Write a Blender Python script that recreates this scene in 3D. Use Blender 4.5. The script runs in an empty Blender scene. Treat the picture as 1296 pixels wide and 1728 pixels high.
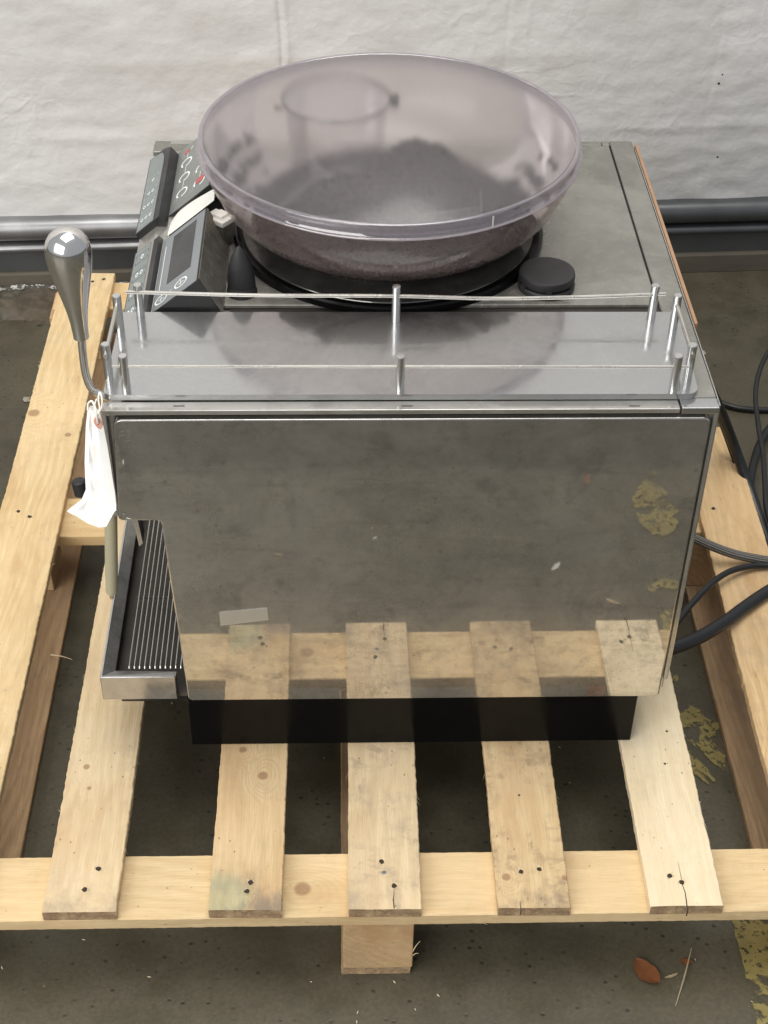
import bpy, bmesh, math, random
from mathutils import Vector, Matrix, noise
R = math.radians
rnd = random.Random(7)
scene = bpy.context.scene
col = scene.collection

# ------------------------------------------------------------------ camera
FPX = 2550.97
CAM = Vector((0.2804, -1.3375, 1.5439))
FW = Vector((0.029183, 0.765004, -0.643363)).normalized()
def _axes():
    y = R(2.1847); r = R(1.0708); p = R(40.0435)
    fw = Vector((math.sin(y)*math.cos(p), math.cos(y)*math.cos(p), -math.sin(p)))
    rt = Vector((math.cos(y), -math.sin(y), 0)); up = rt.cross(fw)
    return fw, rt*math.cos(r)+up*math.sin(r), up*math.cos(r)-rt*math.sin(r)
FW, RT, UP = _axes()
cam_d = bpy.data.cameras.new('camera'); cam = bpy.data.objects.new('camera', cam_d); col.objects.link(cam)
cam_d.sensor_fit = 'VERTICAL'; cam_d.sensor_height = 24; cam_d.lens = 24*FPX/1728
cam_d.clip_start = 0.05; cam_d.clip_end = 100
m = Matrix((RT, UP, -FW)).transposed().to_4x4(); m.translation = CAM
cam.matrix_world = m
scene.camera = cam

# ------------------------------------------------------------------ world, lamps, exposure
w = bpy.data.worlds.new('World'); scene.world = w; w.use_nodes = True
bg = w.node_tree.nodes['Background']; bg.inputs[0].default_value = (0.86, 0.92, 1.0, 1); bg.inputs[1].default_value = 0.36
def area(name, loc, target, sx, sy, power, colr):
    d = bpy.data.lights.new(name, 'AREA'); d.shape = 'RECTANGLE'; d.size = sx; d.size_y = sy; d.energy = power; d.color = colr
    o = bpy.data.objects.new(name, d); col.objects.link(o); o.location = loc
    o.rotation_euler = (Vector(target)-Vector(loc)).to_track_quat('-Z', 'Y').to_euler()
    return o
area('dock_daylight', (-2.6, -3.4, 2.5), (0.2, 0.3, 0.2), 4.2, 3.0, 200, (1.0, 0.97, 0.93))
area('ceiling_light', (0.4, 0.1, 4.2), (0.35, 0.15, 0), 3.2, 2.4, 120, (1.0, 0.97, 0.92))
scene.view_settings.view_transform = 'Standard'; scene.view_settings.look = 'None'
scene.view_settings.exposure = 0.2; scene.view_settings.gamma = 1
scene.cycles.max_bounces = 10; scene.cycles.transparent_max_bounces = 16
scene.cycles.use_denoising = True; scene.cycles.sample_clamp_indirect = 6

def at(u, v, ax, val):
    """the point of the plane (axis ax = val) that the measured photograph point belongs to"""
    D = FW + RT*((u-648)/FPX) - UP*((v-864)/FPX)
    return CAM + D*((val-CAM[ax])/D[ax])
def ppm(P): return FPX/((Vector(P)-CAM).dot(FW))

# ------------------------------------------------------------------ object helpers
def tag(o, label=None, cat=None, group=None, kind=None):
    if label: o['label'] = label
    if cat: o['category'] = cat
    if group: o['group'] = group
    if kind: o['kind'] = kind
    return o
def empty(name, loc, label, cat, group=None):
    o = bpy.data.objects.new(name, None); col.objects.link(o); o.location = loc; o.empty_display_size = .05
    return tag(o, label, cat, group)
def build(name, bm, mat, parent=None, smooth=False, loc=None):
    me = bpy.data.meshes.new(name); bm.normal_update(); bm.to_mesh(me); bm.free()
    if mat: me.materials.append(mat)
    if smooth: me.shade_smooth() if smooth == 1 else me.shade_smooth()
    o = bpy.data.objects.new(name, me); col.objects.link(o)
    if parent:
        o.parent = parent
        wl = Vector((0, 0, 0)); p = parent
        while p: wl += p.location; p = p.parent
        o.location = -wl if loc is None else Vector(loc)
    elif loc is not None: o.location = loc
    if smooth == 'auto':
        bpy_auto(me)
        wn = o.modifiers.new('weighted_normal', 'WEIGHTED_NORMAL'); wn.keep_sharp = True; wn.weight = 50
    return o
def bpy_auto(me, ang=35):
    me.shade_smooth()
    bm = bmesh.new(); bm.from_mesh(me)
    for e in bm.edges:
        if len(e.link_faces) == 2 and e.calc_face_angle(0) > R(ang): e.smooth = False
    bm.to_mesh(me); bm.free()
def box(bm, a, b, bev=0, seg=2):
    (x0, y0, z0), (x1, y1, z1) = a, b
    r = bmesh.ops.create_cube(bm, size=1)
    vs = r['verts']
    for v in vs: v.co = Vector((x0+(v.co.x+.5)*(x1-x0), y0+(v.co.y+.5)*(y1-y0), z0+(v.co.z+.5)*(z1-z0)))
    if bev:
        es = {e for v in vs for e in v.link_edges}
        bmesh.ops.bevel(bm, geom=list(es), offset=bev, segments=seg, affect='EDGES', profile=.5)
def bx(name, a, b, mat, parent=None, bev=0.0, seg=2):
    bm = bmesh.new(); box(bm, a, b, bev, seg)
    return build(name, bm, mat, parent, smooth='auto' if bev else False)
def prism(bm, pts, axis, a, b, bev=0):
    """polygon pts in the plane normal to axis ('y': pts are x,z; 'x': y,z; 'z': x,y)"""
    def P(p, t):
        return {'y': (p[0], t, p[1]), 'x': (t, p[0], p[1]), 'z': (p[0], p[1], t)}[axis]
    A = [bm.verts.new(P(p, a)) for p in pts]; B = [bm.verts.new(P(p, b)) for p in pts]
    n = len(pts); fa = bm.faces.new(A); fb = bm.faces.new(B[::-1])
    for i in range(n): bm.faces.new((A[i], B[i], B[(i+1) % n], A[(i+1) % n]))
    bmesh.ops.recalc_face_normals(bm, faces=bm.faces)
    if bev:
        es = set(fa.edges)
        bmesh.ops.bevel(bm, geom=list(es), offset=bev, segments=3, affect='EDGES', profile=.5)
def roundpoly(pts, rs, n=5):
    """round the corners of a polygon"""
    out = []; N = len(pts)
    for i in range(N):
        p = Vector(pts[i]); a = Vector(pts[i-1]); b = Vector(pts[(i+1) % N]); r = rs[i] if isinstance(rs, (list, tuple)) else rs
        if r <= 0: out.append(tuple(p)); continue
        da = (a-p).normalized(); db = (b-p).normalized(); ang = da.angle(db); t = r/math.tan(ang/2)
        c = p + (da+db).normalized()*(r/math.sin(ang/2))
        s = p+da*t-c; e = p+db*t-c
        for k in range(n+1):
            q = s.lerp(e, k/n)
            q = q.normalized()*r + c
            out.append(tuple(q))
    return out
def lathe(bm, prof, origin, axis=(0, 0, 1), seg=40, sx=1.0, sy=1.0, cap=True):
    """prof: list of (distance along axis, radius)"""
    ax = Vector(axis).normalized(); q = Vector((0, 0, 1)).rotation_difference(ax); o = Vector(origin); rings = []
    for (h, r) in prof:
        if r < 1e-6: rings.append([bm.verts.new(o+q @ Vector((0, 0, h)))])
        else: rings.append([bm.verts.new(o+q @ Vector((r*sx*math.cos(2*math.pi*i/seg), r*sy*math.sin(2*math.pi*i/seg), h))) for i in range(seg)])
    for A, B in zip(rings, rings[1:]):
        for i in range(seg):
            j = (i+1) % seg
            if len(A) == 1 and len(B) == 1: continue
            if len(A) == 1: bm.faces.new((A[0], B[i], B[j]))
            elif len(B) == 1: bm.faces.new((A[i], B[0], A[j]))
            else: bm.faces.new((A[i], B[i], B[j], A[j]))
    if cap:
        for Rg in (rings[0], rings[-1]):
            if len(Rg) > 1: bm.faces.new(Rg)
    bmesh.ops.recalc_face_normals(bm, faces=bm.faces)
def spline(pts, n=10):
    P = [Vector(p) for p in pts]; P = [P[0]*2-P[1]]+P+[P[-1]*2-P[-2]]; out = []
    for i in range(1, len(P)-2):
        a, b, c, d = P[i-1:i+3]
        for k in range(n):
            t = k/n
            out.append(.5*((2*b)+(c-a)*t+(2*a-5*b+4*c-d)*t*t+(3*b-a-3*c+d)*t**3))
    out.append(P[-2]); return out
def tube(bm, path, r, seg=14, cap=True):
    uvl = bm.loops.layers.uv.verify()
    P = [Vector(p) for p in path]; T = []
    for i in range(len(P)):
        T.append((P[min(i+1, len(P)-1)]-P[max(i-1, 0)]).normalized())
    n = T[0].orthogonal().normalized(); rings = []; s = 0; L = [0]
    for i in range(1, len(P)): s += (P[i]-P[i-1]).length; L.append(s)
    for i, p in enumerate(P):
        if i: n = (T[i-1].rotation_difference(T[i]) @ n); n = (n-T[i]*n.dot(T[i])).normalized()
        b = T[i].cross(n); rr = r(i/(len(P)-1)) if callable(r) else r
        rings.append([bm.verts.new(p+(n*math.cos(2*math.pi*k/seg)+b*math.sin(2*math.pi*k/seg))*rr) for k in range(seg)])
    for i in range(len(rings)-1):
        for k in range(seg):
            j = (k+1) % seg
            f = bm.faces.new((rings[i][k], rings[i][j], rings[i+1][j], rings[i+1][k]))
            for lp, (uu, vv) in zip(f.loops, ((k, i), (k+1, i), (k+1, i+1), (k, i+1))): lp[uvl].uv = (uu/seg, L[vv])
    if cap: bm.faces.new(rings[0][::-1]); bm.faces.new(rings[-1])
def tb(name, path, r, mat, parent=None, seg=14):
    bm = bmesh.new(); tube(bm, path, r, seg)
    return build(name, bm, mat, parent, smooth='auto')

# ------------------------------------------------------------------ material helpers
class NT:
    def __init__(s, name):
        s.m = bpy.data.materials.new(name); s.m.use_nodes = True; s.t = s.m.node_tree; s.n = s.t.nodes; s.l = s.t.links
        s.b = s.n['Principled BSDF']; s.out = s.n['Material Output']
        s.tc = s.n.new('ShaderNodeTexCoord')
    def link(s, a, b): s.l.new(a, b)
    def val(s, sock, v):
        if hasattr(v, 'is_output') or isinstance(v, bpy.types.NodeSocket): s.link(v, sock)
        else: sock.default_value = v
    def coord(s, scale=(1, 1, 1), loc=(0, 0, 0), rot=(0, 0, 0), src=None):
        mp = s.n.new('ShaderNodeMapping'); s.link(src or s.tc.outputs['Object'], mp.inputs[0])
        mp.inputs['Scale'].default_value = scale; mp.inputs['Location'].default_value = loc; mp.inputs['Rotation'].default_value = rot
        return mp.outputs[0]
    def noise(s, vec, scale, detail=4, rough=.55, dist=0):
        n = s.n.new('ShaderNodeTexNoise'); s.link(vec, n.inputs['Vector']); n.inputs['Scale'].default_value = scale
        n.inputs['Detail'].default_value = detail; n.inputs['Roughness'].default_value = rough; n.inputs['Distortion'].default_value = dist
        return n.outputs[0]
    def voro(s, vec, scale, feat='F1', out='Distance'):
        n = s.n.new('ShaderNodeTexVoronoi'); n.feature = feat; s.link(vec, n.inputs['Vector']); n.inputs['Scale'].default_value = scale
        return n.outputs[out]
    def ramp(s, f, a, b, lo=0.0, hi=1.0, smooth=True):
        n = s.n.new('ShaderNodeMapRange'); n.interpolation_type = 'SMOOTHSTEP' if smooth else 'LINEAR'
        s.link(f, n.inputs[0]); n.inputs[1].default_value = a; n.inputs[2].default_value = b; n.inputs[3].default_value = lo; n.inputs[4].default_value = hi
        return n.outputs[0]
    def mix(s, f, a, b, mode='MIX'):
        n = s.n.new('ShaderNodeMix'); n.data_type = 'RGBA'; n.blend_type = mode
        s.val(n.inputs[0], f)
        for i, v in ((6, a), (7, b)):
            if isinstance(v, (tuple, list)): n.inputs[i].default_value = tuple(v)+((1,) if len(v) == 3 else ())
            else: s.link(v, n.inputs[i])
        return n.outputs[2]
    def math(s, op, a, b=None, c=None):
        n = s.n.new('ShaderNodeMath'); n.operation = op
        s.val(n.inputs[0], a)
        if b is not None: s.val(n.inputs[1], b)
        if c is not None: s.val(n.inputs[2], c)
        return n.outputs[0]
    def bump(s, h, strength=.3, dist=.001, prev=None):
        n = s.n.new('ShaderNodeBump'); n.inputs['Strength'].default_value = strength; n.inputs['Distance'].default_value = dist
        s.link(h, n.inputs['Height'])
        if prev: s.link(prev, n.inputs['Normal'])
        return n.outputs[0]
    def set(s, **k):
        for a, v in k.items():
            nm = {'color': 'Base Color', 'rough': 'Roughness', 'metal': 'Metallic', 'normal': 'Normal', 'trans': 'Transmission Weight', 'ior': 'IOR', 'alpha': 'Alpha', 'spec': 'Specular IOR Level', 'coat': 'Coat Weight', 'sheen': 'Sheen Weight'}[a]
            sk = s.b.inputs[nm]
            if isinstance(v, tuple) and len(v) == 3: v = v+(1,)
            s.val(sk, v)
        return s.m
def plain(name, c, rough=.5, metal=0, nz=.12, scale=40, bump=0.0, **k):
    t = NT(name); P = t.coord()
    n = t.noise(P, scale, 5)
    t.set(color=t.mix(n, tuple(x*(1-nz) for x in c), tuple(min(1, x*(1+nz)) for x in c)), metal=metal,
          rough=t.ramp(t.noise(P, scale*.4, 4), .3, .7, max(0, rough-.07), rough+.07), **k)
    if bump: t.set(normal=t.bump(t.noise(P, scale*4, 4), .5, bump))
    return t.m

def steel(name, base=(.55, .54, .52), sharp=.07, haze=.4, hazeamt=.35, dirt=(.20, .18, .14), dirtamt=.25, diffuse=0.0, seed=0, sc=1.0, wave=1.0, panel=False):
    t = NT(name); P = t.coord(loc=(seed, seed*.7, 0))
    big = t.noise(P, 7*sc, 7, .62, .6); mid = t.noise(P, 38*sc, 6, .65); fine = t.noise(P, 420, 3)
    sm = t.ramp(big, .38, .66)
    streak = t.noise(t.coord(scale=(6, 6, 60), loc=(seed, 0, 0)), 4, 5)
    dm = t.math('MULTIPLY', t.ramp(mid, .45, .75), dirtamt)
    dm = t.math('ADD', dm, t.math('MULTIPLY', t.ramp(streak, .5, .8), dirtamt*.4))
    c = t.mix(dm, base, dirt)
    c = t.mix(t.math('MULTIPLY', t.ramp(fine, .4, .7), .08*min(1, wave*4)), c, (.2, .2, .2))
    if panel:       # darker band along the top; handling marks: long horizontal smears, dark blots, wiping arcs
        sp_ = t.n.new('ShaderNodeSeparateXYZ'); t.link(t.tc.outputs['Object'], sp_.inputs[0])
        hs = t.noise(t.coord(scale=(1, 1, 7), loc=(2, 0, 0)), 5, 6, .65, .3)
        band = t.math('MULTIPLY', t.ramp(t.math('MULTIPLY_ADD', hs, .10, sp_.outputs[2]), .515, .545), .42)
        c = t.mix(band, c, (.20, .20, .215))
        c = t.mix(t.math('MULTIPLY', t.ramp(hs, .50, .66), .26), c, (.24, .20, .165))
        bl = t.noise(t.coord(loc=(5, 0, 2)), 17, 8, .68, .3)
        c = t.mix(t.math('MULTIPLY', t.ramp(bl, .54, .68), .5), c, (.16, .145, .125))
        c = t.mix(t.math('MULTIPLY', t.ramp(t.noise(t.coord(loc=(9, 0, 4)), 10, 6, .7), .55, .72), .35), c, (.78, .74, .68))
        c = t.mix(t.math('MULTIPLY', t.ramp(t.voro(t.coord(loc=(2, 0, 5)), 42), .06, .13, 1, 0), .35), c, (.13, .115, .10))
        c = t.mix(t.math('MULTIPLY', t.ramp(t.noise(t.coord(loc=(3, 0, 8)), 70, 6, .75), .50, .68), .35), c, (.27, .235, .19))
        vd = t.n.new('ShaderNodeVectorMath'); vd.operation = 'DISTANCE'; t.link(t.tc.outputs['Object'], vd.inputs[0]); vd.inputs[1].default_value = (.44, 0, .26)
        av = t.n.new('ShaderNodeCombineXYZ'); t.link(vd.outputs['Value'], av.inputs[0])
        an = t.noise(av.outputs[0], 260, 4, .7)
        am = t.math('MULTIPLY', t.ramp(an, .55, .68), t.ramp(t.noise(t.coord(loc=(1, 3, 3)), 6, 2), .48, .6))
        c = t.mix(t.math('MULTIPLY', am, .30), c, (.80, .77, .72))
    h = t.math('ADD', t.noise(t.coord(scale=(3, 3, 3)), 3, 3), t.math('MULTIPLY', fine, .02))
    nb = t.bump(h, .10*wave, .0010)
    g1 = t.n.new('ShaderNodeBsdfAnisotropic'); g2 = t.n.new('ShaderNodeBsdfAnisotropic')
    for g, r_ in ((g1, sharp), (g2, haze)):
        t.link(c, g.inputs['Color']); g.inputs['Roughness'].default_value = r_; t.link(nb, g.inputs['Normal'])
    t.link(t.ramp(mid, .3, .8, sharp*.6, sharp*1.8), g1.inputs['Roughness'])
    mx = t.n.new('ShaderNodeMixShader'); t.link(t.ramp(sm, 0, 1, hazeamt*.6, min(1, hazeamt*1.35)), mx.inputs[0])
    t.link(g1.outputs[0], mx.inputs[1]); t.link(g2.outputs[0], mx.inputs[2])
    d = t.n.new('ShaderNodeBsdfDiffuse'); t.link(t.mix(sm, (.30, .29, .26), (.40, .385, .35)), d.inputs[0])
    mx2 = t.n.new('ShaderNodeMixShader'); t.link(t.ramp(mid, .3, .75, diffuse*.75, diffuse*1.3), mx2.inputs[0])
    t.link(mx.outputs[0], mx2.inputs[1]); t.link(d.outputs[0], mx2.inputs[2]); t.link(mx2.outputs[0], t.out.inputs[0])
    return t.m

def wood(name, a=(.62, .45, .255), b=(.46, .295, .14), seed=0.0, grain=1.0, stain=.35, stainc=(.17, .125, .085), knots=(), pale=0.0, ends=None, rough=.72, green=None):
    """local x across the board, y along it, z thickness; metres"""
    t = NT(name); src = t.tc.outputs['Object']
    P = t.coord(loc=(seed*1.37, seed*2.11, seed*.63))
    sep = t.n.new('ShaderNodeSeparateXYZ'); t.link(P, sep.inputs[0])
    warp = t.noise(t.coord(scale=(7, 1.5, 7), loc=(seed, seed, 0)), 1.0, 3, .5)
    f = t.math('MULTIPLY', sep.outputs[0], 70.0*grain)
    f = t.math('ADD', f, t.math('MULTIPLY', sep.outputs[2], 60.0))
    f = t.math('MULTIPLY_ADD', warp, 9.0, f)
    kn = None
    for (kx, ky, kr) in knots:
        vm = t.n.new('ShaderNodeVectorMath'); vm.operation = 'SUBTRACT'; t.link(src, vm.inputs[0]); vm.inputs[1].default_value = (kx, ky, 0)
        v2 = t.n.new('ShaderNodeVectorMath'); v2.operation = 'MULTIPLY'; t.link(vm.outputs[0], v2.inputs[0]); v2.inputs[1].default_value = (1, .62, .0)
        ln = t.n.new('ShaderNodeVectorMath'); ln.operation = 'LENGTH'; t.link(v2.outputs[0], ln.inputs[0])
        f = t.math('ADD', f, t.ramp(ln.outputs['Value'], 0, kr*4, 4.0, 0))
        v3 = t.n.new('ShaderNodeVectorMath'); v3.operation = 'MULTIPLY'; t.link(vm.outputs[0], v3.inputs[0]); v3.inputs[1].default_value = (1, 1, .0)
        l3 = t.n.new('ShaderNodeVectorMath'); l3.operation = 'LENGTH'; t.link(v3.outputs[0], l3.inputs[0])
        k1 = t.ramp(t.math('MULTIPLY_ADD', warp, kr*.6, l3.outputs['Value']), kr*.95, kr*1.45, 1, 0)
        kn = k1 if kn is None else t.math('MAXIMUM', kn, k1)
    ring = t.math('MULTIPLY_ADD', t.math('SINE', t.math('MULTIPLY', f, 8.0)), .5, .5)
    ring = t.math('POWER', ring, 1.5)
    fib = t.noise(t.coord(scale=(1, .045, 1), loc=(seed, 0, 0)), 620, 3, .6)
    fib2 = t.noise(t.coord(scale=(1, .07, 1), loc=(0, seed, 0)), 130, 4, .6)
    c = t.mix(t.math('MULTIPLY', ring, .62), a, b)
    c = t.mix(t.ramp(fib2, .36, .66, 0, .55), c, b)
    c = t.mix(t.ramp(fib, .42, .7, 0, .45), c, tuple(x*.72 for x in b))
    tone = t.noise(t.coord(scale=(1, .5, 1), loc=(seed*3, 0, 0)), 6, 3)
    c = t.mix(t.ramp(tone, .35, .7, 0, .5), c, (min(1, a[0]*1.13), min(1, a[1]*1.10), min(1, a[2]*1.12)))
    tone2 = t.noise(t.coord(scale=(1.4, .35, 1), loc=(seed*9, 3, 0)), 11, 4, .6)
    c = t.mix(t.ramp(tone2, .50, .70, 0, .7), c, (b[0]*.92, b[1]*.84, b[2]*.82))
    if pale: c = t.mix(t.ramp(t.noise(P, 9, 5), .35, .65, pale*.5, pale), c, (.79, .68, .49))
    s1 = t.noise(t.coord(scale=(1, .75, 1), loc=(seed*5, 1, 0)), 15, 7, .68, .15); s2 = t.noise(t.coord(scale=(1, .3, 1), loc=(seed*2, 4, 0)), 55, 6, .7)
    s3 = t.noise(t.coord(loc=(seed, 9, 3)), 4.5, 3)
    # shoe and tyre smudges: short overlapping patches
    s4 = t.noise(t.coord(scale=(1, 1.6, 1), loc=(seed*7, 2, 0), rot=(0, 0, .6)), 40, 5, .6); s5 = t.noise(t.coord(loc=(seed*4, 7, 0)), 8, 3)
    sm4 = t.math('MULTIPLY', t.ramp(s4, .50, .62), t.ramp(s5, .42, .6))
    sm = t.math('MULTIPLY', t.ramp(s1, .50, .66), t.ramp(s3, .40, .62, .15, 1))
    c = t.mix(t.math('MULTIPLY', sm, stain), c, tuple(x*1.9 for x in stainc))
    c = t.mix(t.math('MULTIPLY', t.ramp(s2, .60, .72), stain*.9), c, stainc)
    c = t.mix(t.math('MULTIPLY', sm4, min(.6, stain*.8) if stain > .5 else .08), c, tuple(x*1.7 for x in stainc))
    if ends is not None:                       # grimy handled end: y position where it fades
        y0, y1, amt = ends
        e = t.ramp(t.n.new('ShaderNodeSeparateXYZ').outputs[0], 0, 1) if False else None
        sy = t.n.new('ShaderNodeSeparateXYZ'); t.link(src, sy.inputs[0])
        e = t.math('MULTIPLY', t.ramp(sy.outputs[1], y0, y1, 1, 0), t.ramp(s1, .42, .6))
        c = t.mix(t.math('MULTIPLY', e, amt), c, (.19, .16, .13))
    if green is not None:
        vm = t.n.new('ShaderNodeVectorMath'); vm.operation = 'DISTANCE'; t.link(src, vm.inputs[0]); vm.inputs[1].default_value = green[0]
        g = t.math('MULTIPLY', t.ramp(t.math('MULTIPLY_ADD', s1, .02, vm.outputs['Value']), green[1]*.5+.01, green[1]+.01, 1, 0), green[3])
        c = t.mix(g, c, green[2])
    if kn is not None:
        c = t.mix(t.math('MULTIPLY', kn, .7), c, t.mix(t.noise(P, 300, 3), (.20, .10, .05), (.36, .20, .11)))
    speck = t.voro(t.coord(scale=(1, .6, 1)), 85)
    c = t.mix(t.math('MULTIPLY', t.ramp(speck, .05, .12, 1, 0), t.ramp(s3, .45, .6, 0, .7)), c, (.12, .08, .05))
    h = t.math('ADD', t.math('MULTIPLY', fib, .5), t.math('MULTIPLY', fib2, .8)); h = t.math('MULTIPLY_ADD', ring, -.15, h)
    t.set(color=c, rough=rough, spec=.25, normal=t.bump(h, .55, .0009))
    return t.m

# ------------------------------------------------------------------ materials
M = {}
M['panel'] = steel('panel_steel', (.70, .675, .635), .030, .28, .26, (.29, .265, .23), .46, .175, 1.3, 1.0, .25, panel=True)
M['shelf'] = steel('shelf_steel', (.58, .59, .60), .11, .34, .48, (.46, .45, .44), .22, .10, 4.1, .9)
M['case'] = steel('case_steel', (.55, .54, .52), .14, .42, .5, (.26, .23, .17), .4, .3, 7.7, 1.4)
M['cover'] = steel('cover_steel', (.27, .27, .245), .22, .5, .6, (.13, .125, .10), .3, .35, 2.2, 1.2)
M['lid_glaze'] = None
M['post'] = steel('post_steel', (.70, .70, .69), .16, .34, .35, (.4, .38, .33), .12, .10, 3.2, 1, 0.0)
M['rod'] = steel('rod_steel', (.60, .58, .54), .28, .45, .5, (.45, .40, .30), .04, .12, 5.2, .6, 0.0)
M['chrome'] = steel('chrome', (.84, .82, .80), .05, .25, .3, (.6, .57, .55), .12, .12, 9.0, 1)
M['traysteel'] = steel('tray_steel', (.60, .60, .61), .16, .38, .45, (.33, .32, .30), .35, .25, 12.0, 2)
M['ringplate'] = steel('ring_plate_metal', (.16, .16, .15), .10, .35, .4, (.08, .08, .07), .3, .12, 6.6, 1.5)
M['browndark'] = steel('dark_brown_metal', (.13, .115, .085), .2, .45, .5, (.05, .045, .03), .5, .3, 8.8, 2)
M['black'] = plain('black_plastic', (.012, .012, .012), .38, bump=.0002)
M['gloss_black'] = plain('black_lacquer', (.004, .004, .004), .2, nz=.3, spec=.16)
M['rubber'] = plain('black_rubber', (.016, .016, .017), .55, bump=.0004, scale=90)
M['cable'] = plain('cable_rubber', (.012, .013, .015), .42, scale=60, bump=.0002)
M['dark'] = plain('dark_recess', (.012, .011, .010), .8)
M['tray_floor'] = plain('tray_floor', (.06, .053, .043), .45, nz=.5, scale=25)
M['key_grey'] = plain('key_panel_grey', (.185, .205, .20), .38, nz=.06)
M['key_grey2'] = plain('display_panel_grey', (.205, .22, .228), .42, nz=.05)
M['led_grey'] = plain('indicator_panel_grey', (.19, .195, .185), .45, nz=.06)
M['screen'] = plain('screen_black', (.022, .022, .026), .25, nz=.1)
M['print'] = plain('white_print', (.78, .82, .80), .5, nz=.03)
M['print_dim'] = plain('pale_green_print', (.50, .62, .58), .5, nz=.03)
M['print_grey'] = plain('grey_print', (.42, .43, .41), .5, nz=.03)
M['scratch'] = plain('scratch', (.30, .30, .29), .5, nz=.2)
M['red'] = plain('red_print', (.42, .085, .08), .5, nz=.05)
M['orange_line'] = plain('orange_edge', (.40, .24, .14), .5, metal=.2, nz=.2)
M['white_plastic'] = plain('white_plastic', (.80, .79, .73), .4, nz=.05)
M['paper'] = plain('white_paper', (.93, .92, .88), .7, nz=.02)
M['paper_red'] = plain('tag_reinforcement', (.70, .36, .28), .7, nz=.08)
M['string'] = plain('cotton_string', (.85, .83, .75), .8, scale=200)
M['beige'] = plain('beige_silicone', (.40, .37, .25), .5, nz=.08, scale=300, bump=.0002)
M['seam'] = plain('dark_gap', (.02, .018, .014), .7)
M['leaf'] = plain('dry_leaf', (.33, .125, .045), .6, nz=.3, scale=120)
M['straw'] = plain('straw', (.40, .33, .21), .7, nz=.3)
M['chip'] = plain('wood_chip', (.62, .50, .32), .7, nz=.2)
M['nailhole'] = plain('nail_hole', (.035, .022, .012), .8, nz=.6, scale=300)
M['nailhead'] = plain('nail_head', (.22, .23, .24), .4, metal=.7, nz=.3)
M['redstrap'] = plain('red_sheet', (.24, .045, .022), .5, nz=.3, scale=20)
M['scrap'] = plain('scrap_film', (.30, .27, .22), .3, nz=.2)
M['bolt'] = plain('bolt', (.35, .34, .31), .3, metal=1)

def glassy(name, colr, tint, frost, rough, diff, gloss=.12):
    t = NT(name); P = t.coord()
    tr = t.n.new('ShaderNodeBsdfTransparent'); tr.inputs[0].default_value = tint+(1,)
    df = t.n.new('ShaderNodeBsdfDiffuse'); t.link(t.mix(t.noise(P, 9, 5), tuple(x*.93 for x in colr), tuple(x*1.06 for x in colr)), df.inputs[0])
    tl = t.n.new('ShaderNodeBsdfTranslucent'); tl.inputs[0].default_value = colr+(1,)
    md = t.n.new('ShaderNodeMixShader'); md.inputs[0].default_value = .45; t.link(df.outputs[0], md.inputs[1]); t.link(tl.outputs[0], md.inputs[2])
    base = tr.outputs[0]
    if frost:
        rf = t.n.new('ShaderNodeBsdfRefraction'); rf.inputs['IOR'].default_value = 1.42; rf.inputs['Roughness'].default_value = frost; rf.inputs[0].default_value = tint+(1,)
        mf = t.n.new('ShaderNodeMixShader'); mf.inputs[0].default_value = 1.0; t.link(tr.outputs[0], mf.inputs[1]); t.link(rf.outputs[0], mf.inputs[2]); base = mf.outputs[0]
    m1 = t.n.new('ShaderNodeMixShader'); t.link(t.ramp(t.noise(P, 5, 6, .6), .3, .7, diff*.86, diff*1.12), m1.inputs[0]); t.link(base, m1.inputs[1]); t.link(md.outputs[0], m1.inputs[2])
    gl = t.n.new('ShaderNodeBsdfAnisotropic'); gl.inputs['Roughness'].default_value = rough; gl.inputs['Color'].default_value = (1, 1, 1, 1)
    fr = t.n.new('ShaderNodeFresnel'); fr.inputs[0].default_value = 1.45
    fm = t.math('MINIMUM', t.math('ADD', t.math('MULTIPLY', fr.outputs[0], .30 if frost else .40 if diff == .22 else .8), gloss*.15), .6)
    m2 = t.n.new('ShaderNodeMixShader'); t.link(fm, m2.inputs[0]); t.link(m1.outputs[0], m2.inputs[1]); t.link(gl.outputs[0], m2.inputs[2]); t.link(m2.outputs[0], t.out.inputs[0])
    return t.m
M['lid'] = glassy('frosted_lid', (.66, .625, .64), (.99, .975, .98), .14, .2, .105)
M['lid_rim'] = glassy('clear_rim', (.50, .46, .50), (.90, .86, .90), 0, .08, .36, .5)
M['bowl'] = glassy('smoky_bowl', (.46, .385, .365), (.95, .90, .88), 0, .12, .22, .1)
M['inner'] = glassy('inner_tube_plastic', (.42, .40, .42), (.98, .97, .98), 0, .25, .03, .0)
M['tape'] = glassy('clear_tape', (.40, .40, .40), (.90, .90, .90), 0, .5, .05, 0)
t = NT('coffee_bean'); P = t.coord(); n_ = t.noise(P, 60, 3)
M['bean'] = t.set(color=t.mix(t.ramp(n_, .35, .65), (.007, .004, .003), (.022, .012, .009)), rough=.75, spec=.08)

# braided hose
t = NT('braided_hose')
uv = t.coord(scale=(1, 1, 1), src=t.tc.outputs['UV'])
sp = t.n.new('ShaderNodeSeparateXYZ'); t.link(uv, sp.inputs[0])
a_ = t.math('SINE', t.math('ADD', t.math('MULTIPLY', sp.outputs[0], 2*math.pi*6), t.math('MULTIPLY', sp.outputs[1], 1500)))
b_ = t.math('SINE', t.math('SUBTRACT', t.math('MULTIPLY', sp.outputs[0], 2*math.pi*6), t.math('MULTIPLY', sp.outputs[1], 1500)))
h_ = t.math('MULTIPLY', a_, b_)
M['braid'] = t.set(color=t.mix(t.ramp(h_, -.6, .6), (.10, .09, .08), (.36, .34, .31)), metal=.5, rough=.45, normal=t.bump(h_, .8, .0012))

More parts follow.
